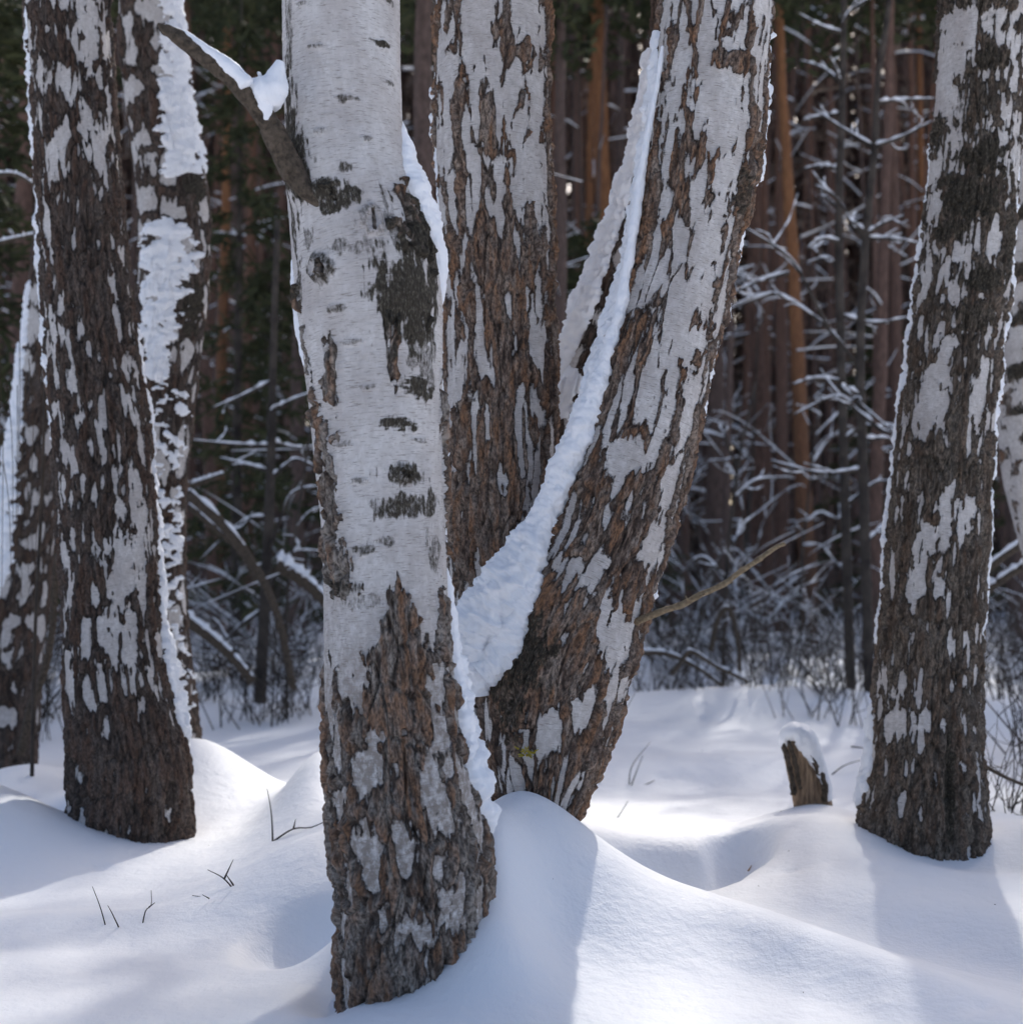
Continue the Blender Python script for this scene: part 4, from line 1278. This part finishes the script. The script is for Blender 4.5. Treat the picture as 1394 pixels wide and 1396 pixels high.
def pine(x, y, k, s, lean, label, group=None, dead=3, tm=None, wid=1., cm=None):
    t = thing('pine_tree', (x, y, gz(x, y)), label, 'tree', group)
    t.rotation_euler = (0, lean, rnd.uniform(-.4, .4) if tm else 0)
    t.scale = (s * wid, s * wid, s)
    a = rnd.uniform(0, 6.28)
    tm0, cm0, dm = PT[k]
    cm = cm or cm0
    add('trunk', tm or tm0, t).rotation_euler.z = a
    add('crown', cm, t).rotation_euler.z = a
    for q in range(dead):
        b_, s_ = dm[(q + k) % 7]
        o = add('dead_branch', b_, t)
        o.rotation_euler.z = a
        add('snow', s_, o)


taken = []
notable = [  # px, Y, radius, proto, lean (dx/dz), label
    (1104, 21.0, .125, 3, -.039, 'slender pine with orange bark left of the snowy saplings'),
    (567, 13.0, .155, 4, 0., 'dark pine trunk filling the gap between nearest and middle birch'),
    (764, 16.5, .12, 5, 0., 'dark pine trunk just right of the middle birch'),
    (825, 24, .17, 0, -.01, 'reddish pine trunk in the wedge between middle and leaning birch'),
    (799, 33, .12, 1, .01, 'thin orange pine in the wedge between middle and leaning birch'),
    (293, 24, .085, 2, .012, 'thin reddish pine stem right of the snow-plastered birch'),
    (1228, 24, .19, 1, .0, 'brown-red pine trunk behind the crooked sapling'),
    (1262, 29, .11, 3, 0., 'thin reddish pine close to the right-hand birch'),
    (972, 23, .18, 5, .0, 'dark pine behind the dry twig of the leaning birch'),
    (1035, 26, .17, 2, .0, 'brown pine trunk left of the orange one'),
    (18, 17, .17, 0, .0, 'brown-red pine trunk left of the left-hand birch'),
    (405, 22, .14, 4, .0, 'dark pine trunk at the left edge of nearest birch'),
    (336, 27, .15, 0, .0, 'brown pine behind the upright dark stem in the left gap'),
    (1385, 22, .15, 4, .0, 'dark pine trunk right of the right-hand birch')]
for px, Y, r, k, lean, label in notable:
    x = (px - CX) / F * Y
    base_r = (.15, .17, .13, .16, .11, .19)[k]
    taken.append((x, Y))
    h = (11.5, 13, 12, 14, 12.5, 13.5)[k]
    s = max(.6, min(1.6, .49 * Y / h))
    pine(x, Y, k, s, lean, label, 'pines of the wood behind', 4, TM_ORANGE if any(w in label for w in ('orange bark', 'thin orange', 'reddish')) else None, r / base_r / s)
# taller pines added, placed and sized so their crowns shade the snow
for tx, ty, dd, k in ((.95, 3.45, 21, 3), (2.5, 4.3, 22, 5), (-1.1, 3.1, 23, 1), (.3, 11., 20, 1), (3.6, 11.5, 23, 3)):
    x, y = tx + dd * math.sin(SUN_AZ), ty + dd * math.cos(SUN_AZ)
    taken.append((x, y))
    h = (11.5, 13, 12, 14, 12.5, 13.5)[k] * .95
    s_ = dd * math.tan(SUN_EL) / h
    pine(x, y, k, s_, 0., place_label(x, y, 'tall pine added for shade'), 'pines of the wood behind', 4, None, .7 / s_, SHADE_CROWN[k])
cnt = 0
tries = 0
while cnt < 135 and tries < 9000:
    tries += 1
    Y = 19 + 44 * rnd.random() ** .8
    px = rnd.uniform(-220, 1614)
    x = (px - CX) / F * Y
    if any((x - a) ** 2 + (Y - b) ** 2 < .5 for a, b in taken):
        continue
    taken.append((x, Y))
    k = rnd.randrange(6)
    h = (11.5, 13, 12, 14, 12.5, 13.5)[k]
    s = min(2.2, rnd.uniform(.48, .55) * Y / h)
    ln, wd = rnd.gauss(0, .034), rnd.uniform(.38, .95)
    pine(x, Y, k, s, ln, place_label(x, Y, ('thin ' if wd < .6 else '') + ('leaning' if abs(ln) > .03 else 'straight') + ' pine trunk'), 'pines of the wood behind', 5 if Y < 36 else 2, None, wd / max(1, s))
    cnt += 1


# thin bare saplings with snow on their side branches
def sapling_meshes(seed, h):
    r = random.Random(seed)
    pts = [np.array([0, 0, -.1])]
    d = np.array([r.gauss(0, .06), r.gauss(0, .06), 1.])
    for q in range(7):
        d = d + np.array([r.gauss(0, .05), r.gauss(0, .05), .05])
        pts.append(pts[-1] + d / np.linalg.norm(d) * h / 7)
    mb = MB()
    mb.tube(smooth_path(pts, 16), np.linspace(.028, .005, 16), 6, False)
    stem = mb.mesh('stem', M_TWIG)
    out = []
    for q in range(11):
        s = r.uniform(.12, .95) * 6.99
        p = pts[int(s)] + (pts[int(s) + 1] - pts[int(s)]) * (s % 1)
        az = r.uniform(0, 6.28)
        L = r.uniform(.25, 1.3)
        dd = np.array([math.cos(az), math.sin(az), r.uniform(-.3, 1.3)])
        j1, j2 = np.array([r.gauss(0, .07) for _ in range(3)]), np.array([r.gauss(0, .09) for _ in range(3)])
        b = [p, p + dd * L * .35 + j1, p + dd * L * .7 + j2, p + dd * L - np.array([0, 0, r.uniform(0, .25)])]
        m1, m2 = MB(), MB()
        paths = [(smooth_path(b, 9), .010)]
        for w in range(r.choice((1, 2, 2))):
            a0 = paths[0][0][r.randrange(3, 7)]
            d2 = dd * .6 + np.array([r.gauss(0, .6), r.gauss(0, .6), r.gauss(.1, .4)])
            paths.append((smooth_path([a0, a0 + d2 * L * .25, a0 + d2 * L * .45 + j1 * .7], 7), .006))
        for sp, rad in paths:
            kk_ = len(sp)
            m1.tube(sp, np.linspace(rad, .003, kk_), 5, False)
            m2.tube(sp + [0, 0, .010], np.linspace(rad * 1.45, .004, kk_) * np.clip(.9 + perlin(np.arange(kk_) * .8, q * 3.1, seed) * 1.5, .1, 2), 5, False)
        out.append((m1.mesh('branch', M_TWIG), m2.mesh('snow', M_CLUMP)))
    return stem, out


SP = [sapling_meshes(500 + k, (4.5, 5.5, 3.5, 6.5)[k]) for k in range(4)]
for q in range(15):
    Y = rnd.uniform(17, 36)
    px = rnd.uniform(-150, 1540) if q % 2 else rnd.uniform(860, 1300)
    x = (px - CX) / F * Y
    st, brs = SP[q % 4]
    t = thing('sapling', (x, Y, gz(x, Y)), place_label(x, Y, 'bare sapling with snow-lined twigs'), 'sapling', 'snowy saplings among the pines')
    t.rotation_euler = (rnd.gauss(0, .06), rnd.gauss(0, .06), rnd.uniform(0, 6.28))
    s = rnd.uniform(.8, 1.3)
    t.scale = (s, s, s)
    add('stem', st, t)
    for b_, s_ in brs:
        add('snow', s_, add('branch', b_, t))


# young spruces: green smudges high in the gaps
def spruce_meshes(seed, h):
    r = random.Random(seed)
    rg = np.random.default_rng(seed)
    mb = MB()
    mb.tube([[0, 0, -.2], [0, 0, h * .5], [0, 0, h]], [.07, .045, .008], 8, False)
    trunk = mb.mesh('trunk', M_TWIG)
    brs = []
    for q in range(46):
        z = h * (.12 + .86 * q / 46)
        L = (1 - z / h) * h * .26 + .2
        az = q * 2.4 + r.uniform(-.3, .3)
        d = np.array([math.cos(az), math.sin(az), -.25])
        n = 60
        t = rg.random(n)
        c = np.array([0, 0, z]) + d * (t * L)[:, None] + rg.normal(0, .05, (n, 3))
        e = d + rg.normal(0, .55, (n, 3))
        e /= np.linalg.norm(e, axis=1)[:, None]
        f = np.cross(e, rg.normal(0, 1, (n, 3)))
        f /= np.linalg.norm(f, axis=1)[:, None]
        V = np.stack([c - f * .02, c + f * .02, c + e * .2 + f * .012, c + e * .2 - f * .012], 1).reshape(-1, 3)
        brs.append((mesh_from('bough', V, np.arange(4 * n).reshape(-1, 4), M_NEEDLE, False), None))
    return trunk, brs


SPR = [spruce_meshes(600, 6.5), spruce_meshes(601, 8.)]
for px, Y, k, label in ((322, 17, 1, 'dark green spruce in the gap left of nearest birch'), (805, 21, 0, 'small green spruce in the wedge by the leaning birch'),
                        (640, 26, 1, 'spruce hidden mostly behind the middle birch'), (-40, 13, 0, 'spruce at the far left edge with pale snowy boughs'),
                        (1420, 24, 1, 'spruce at the far right edge of the wood'), (365, 23, 0, 'second spruce in the left gap, farther back'),
                        (770, 30, 1, 'tall far spruce in the wedge beside the middle birch'), (1205, 27, 0, 'dim spruce between the snowy saplings and right-hand birch')):
    x = (px - CX) / F * Y
    t = thing('spruce_tree', (x, Y, gz(x, Y)), label, 'tree')
    tr, brs = SPR[k]
    add('trunk', tr, t)
    for b_, _ in brs:
        add('bough', b_, t)['kind'] = 'stuff'

# the far wood: one dark mass of trunks and boughs behind everything
mb = MB()
rg = np.random.default_rng(77)
for k in range(2000):
    Y = rg.uniform(62, 98)
    x = rg.uniform(-60, 60)
    h = Y * rg.uniform(.46, .56)
    r = rg.uniform(.1, .24)
    lx = rg.normal(0, 1.3)
    mb.tube([[x, Y, -.3], [x + lx * .4, Y, h * .5], [x + lx, Y, h]], [r, r * .7, r * .25], 4, False)
tag(add('far_wood', mb.mesh('far_wood', M_FAR)), 'dense far wood of brown trunks closing off the view', None, None, 'stuff')
n = 150000
c = np.stack([rg.uniform(-62, 62, n), rg.uniform(62, 97, n), np.zeros(n)], -1)
c[:, 2] = c[:, 1] * .55 * rg.random(n) + .3
d = rg.normal(0, 1, (n, 3))
d /= np.linalg.norm(d, axis=1)[:, None]
e = np.cross(d, rg.normal(0, 1, (n, 3)))
e /= np.linalg.norm(e, axis=1)[:, None]
L = rg.uniform(.3, .8, (n, 1))
V = np.stack([c - e * .16, c + e * .16, c + d * L + e * .12, c + d * L - e * .12], 1).reshape(-1, 3)
M_FARLEAF = flat_mat('far_needles', (.10, .073, .056), (.24, .17, .13), .9)
tag(add('far_foliage', mesh_from('far_foliage', V, np.arange(4 * n).reshape(-1, 4), M_FARLEAF, False)), 'dark needle mass between the far trunks', None, None, 'stuff')
# side branches criss-crossing between the far trunks, some with snow on them
mb, ms = MB(), MB()
for k in range(2600):
    Y = rg.uniform(27, 62)
    x = rg.uniform(-.42, .42) * Y
    z = .3 + rg.random() ** 1.2 * .46 * Y
    a = rg.uniform(0, 6.28)
    L = rg.uniform(.6, 2.4)
    d = np.array([math.cos(a), math.sin(a), rg.normal(.15, .45)])
    p = np.array([x, Y, z])
    q = smooth_path([p, p + d * L * .5 + rg.normal(0, .09, 3), p + d * L + rg.normal(0, .16, 3) - [0, 0, .1]], 5)
    mb.tube(q, np.linspace(.026, .008, 5), 3, False)
    if k % 3 == 0:
        ms.tube(q + [0, 0, .028], np.linspace(.03, .012, 5) * rg.uniform(.3, 1.5, 5), 4, False)
M_FTW = flat_mat('far_twig_bark', (.06, .04, .03), (.15, .098, .072), 2.)
tag(add('far_branches', mb.mesh('far_branches', M_FTW)), 'criss-cross of thin brown branches between the far trunks', None, None, 'stuff')
tag(add('far_branch_snow', ms.mesh('far_branch_snow', M_CLUMP)), 'flecks of snow lying on the far branches', None, None, 'stuff')
# tangle of thin brush on the floor of the wood
mb = MB()
for k in range(380):
    Y = rg.uniform(24, 60)
    x = rg.uniform(-.45, .45) * Y
    z = gz(x, Y)
    h = rg.uniform(.6, 3.5)
    d = np.array([rg.normal(0, .22), rg.normal(0, .22), 1.])
    p = np.array([x, Y, z - .1])
    mb.tube([p, p + d * h * .5 + rg.normal(0, .05, 3), p + d * h + rg.normal(0, .15, 3)], [.014, .010, .005], 3, False)
tag(add('undergrowth', mb.mesh('undergrowth', M_TWIG)), 'tangle of thin bare brush on the floor of the wood', None, None, 'stuff')

# a few flecks of bark and birch seed scattered on the near snow
mb = MB()
for k in range(60):
    p = on_ground(rg.uniform(0, 1394), rg.uniform(1000, 1394))
    d = rg.normal(0, 1, 3) * [1, 1, .25]
    d *= rg.uniform(.002, .006) / np.linalg.norm(d)
    mb.tube([p - d, p + [0, 0, .002], p + d], [.0006, .0011, .0006], 4)
tag(add('bark_flecks', mb.mesh('bark_flecks', M_TWIG)), 'tiny flecks of bark and seed scattered on the near snow', None, None, 'stuff')
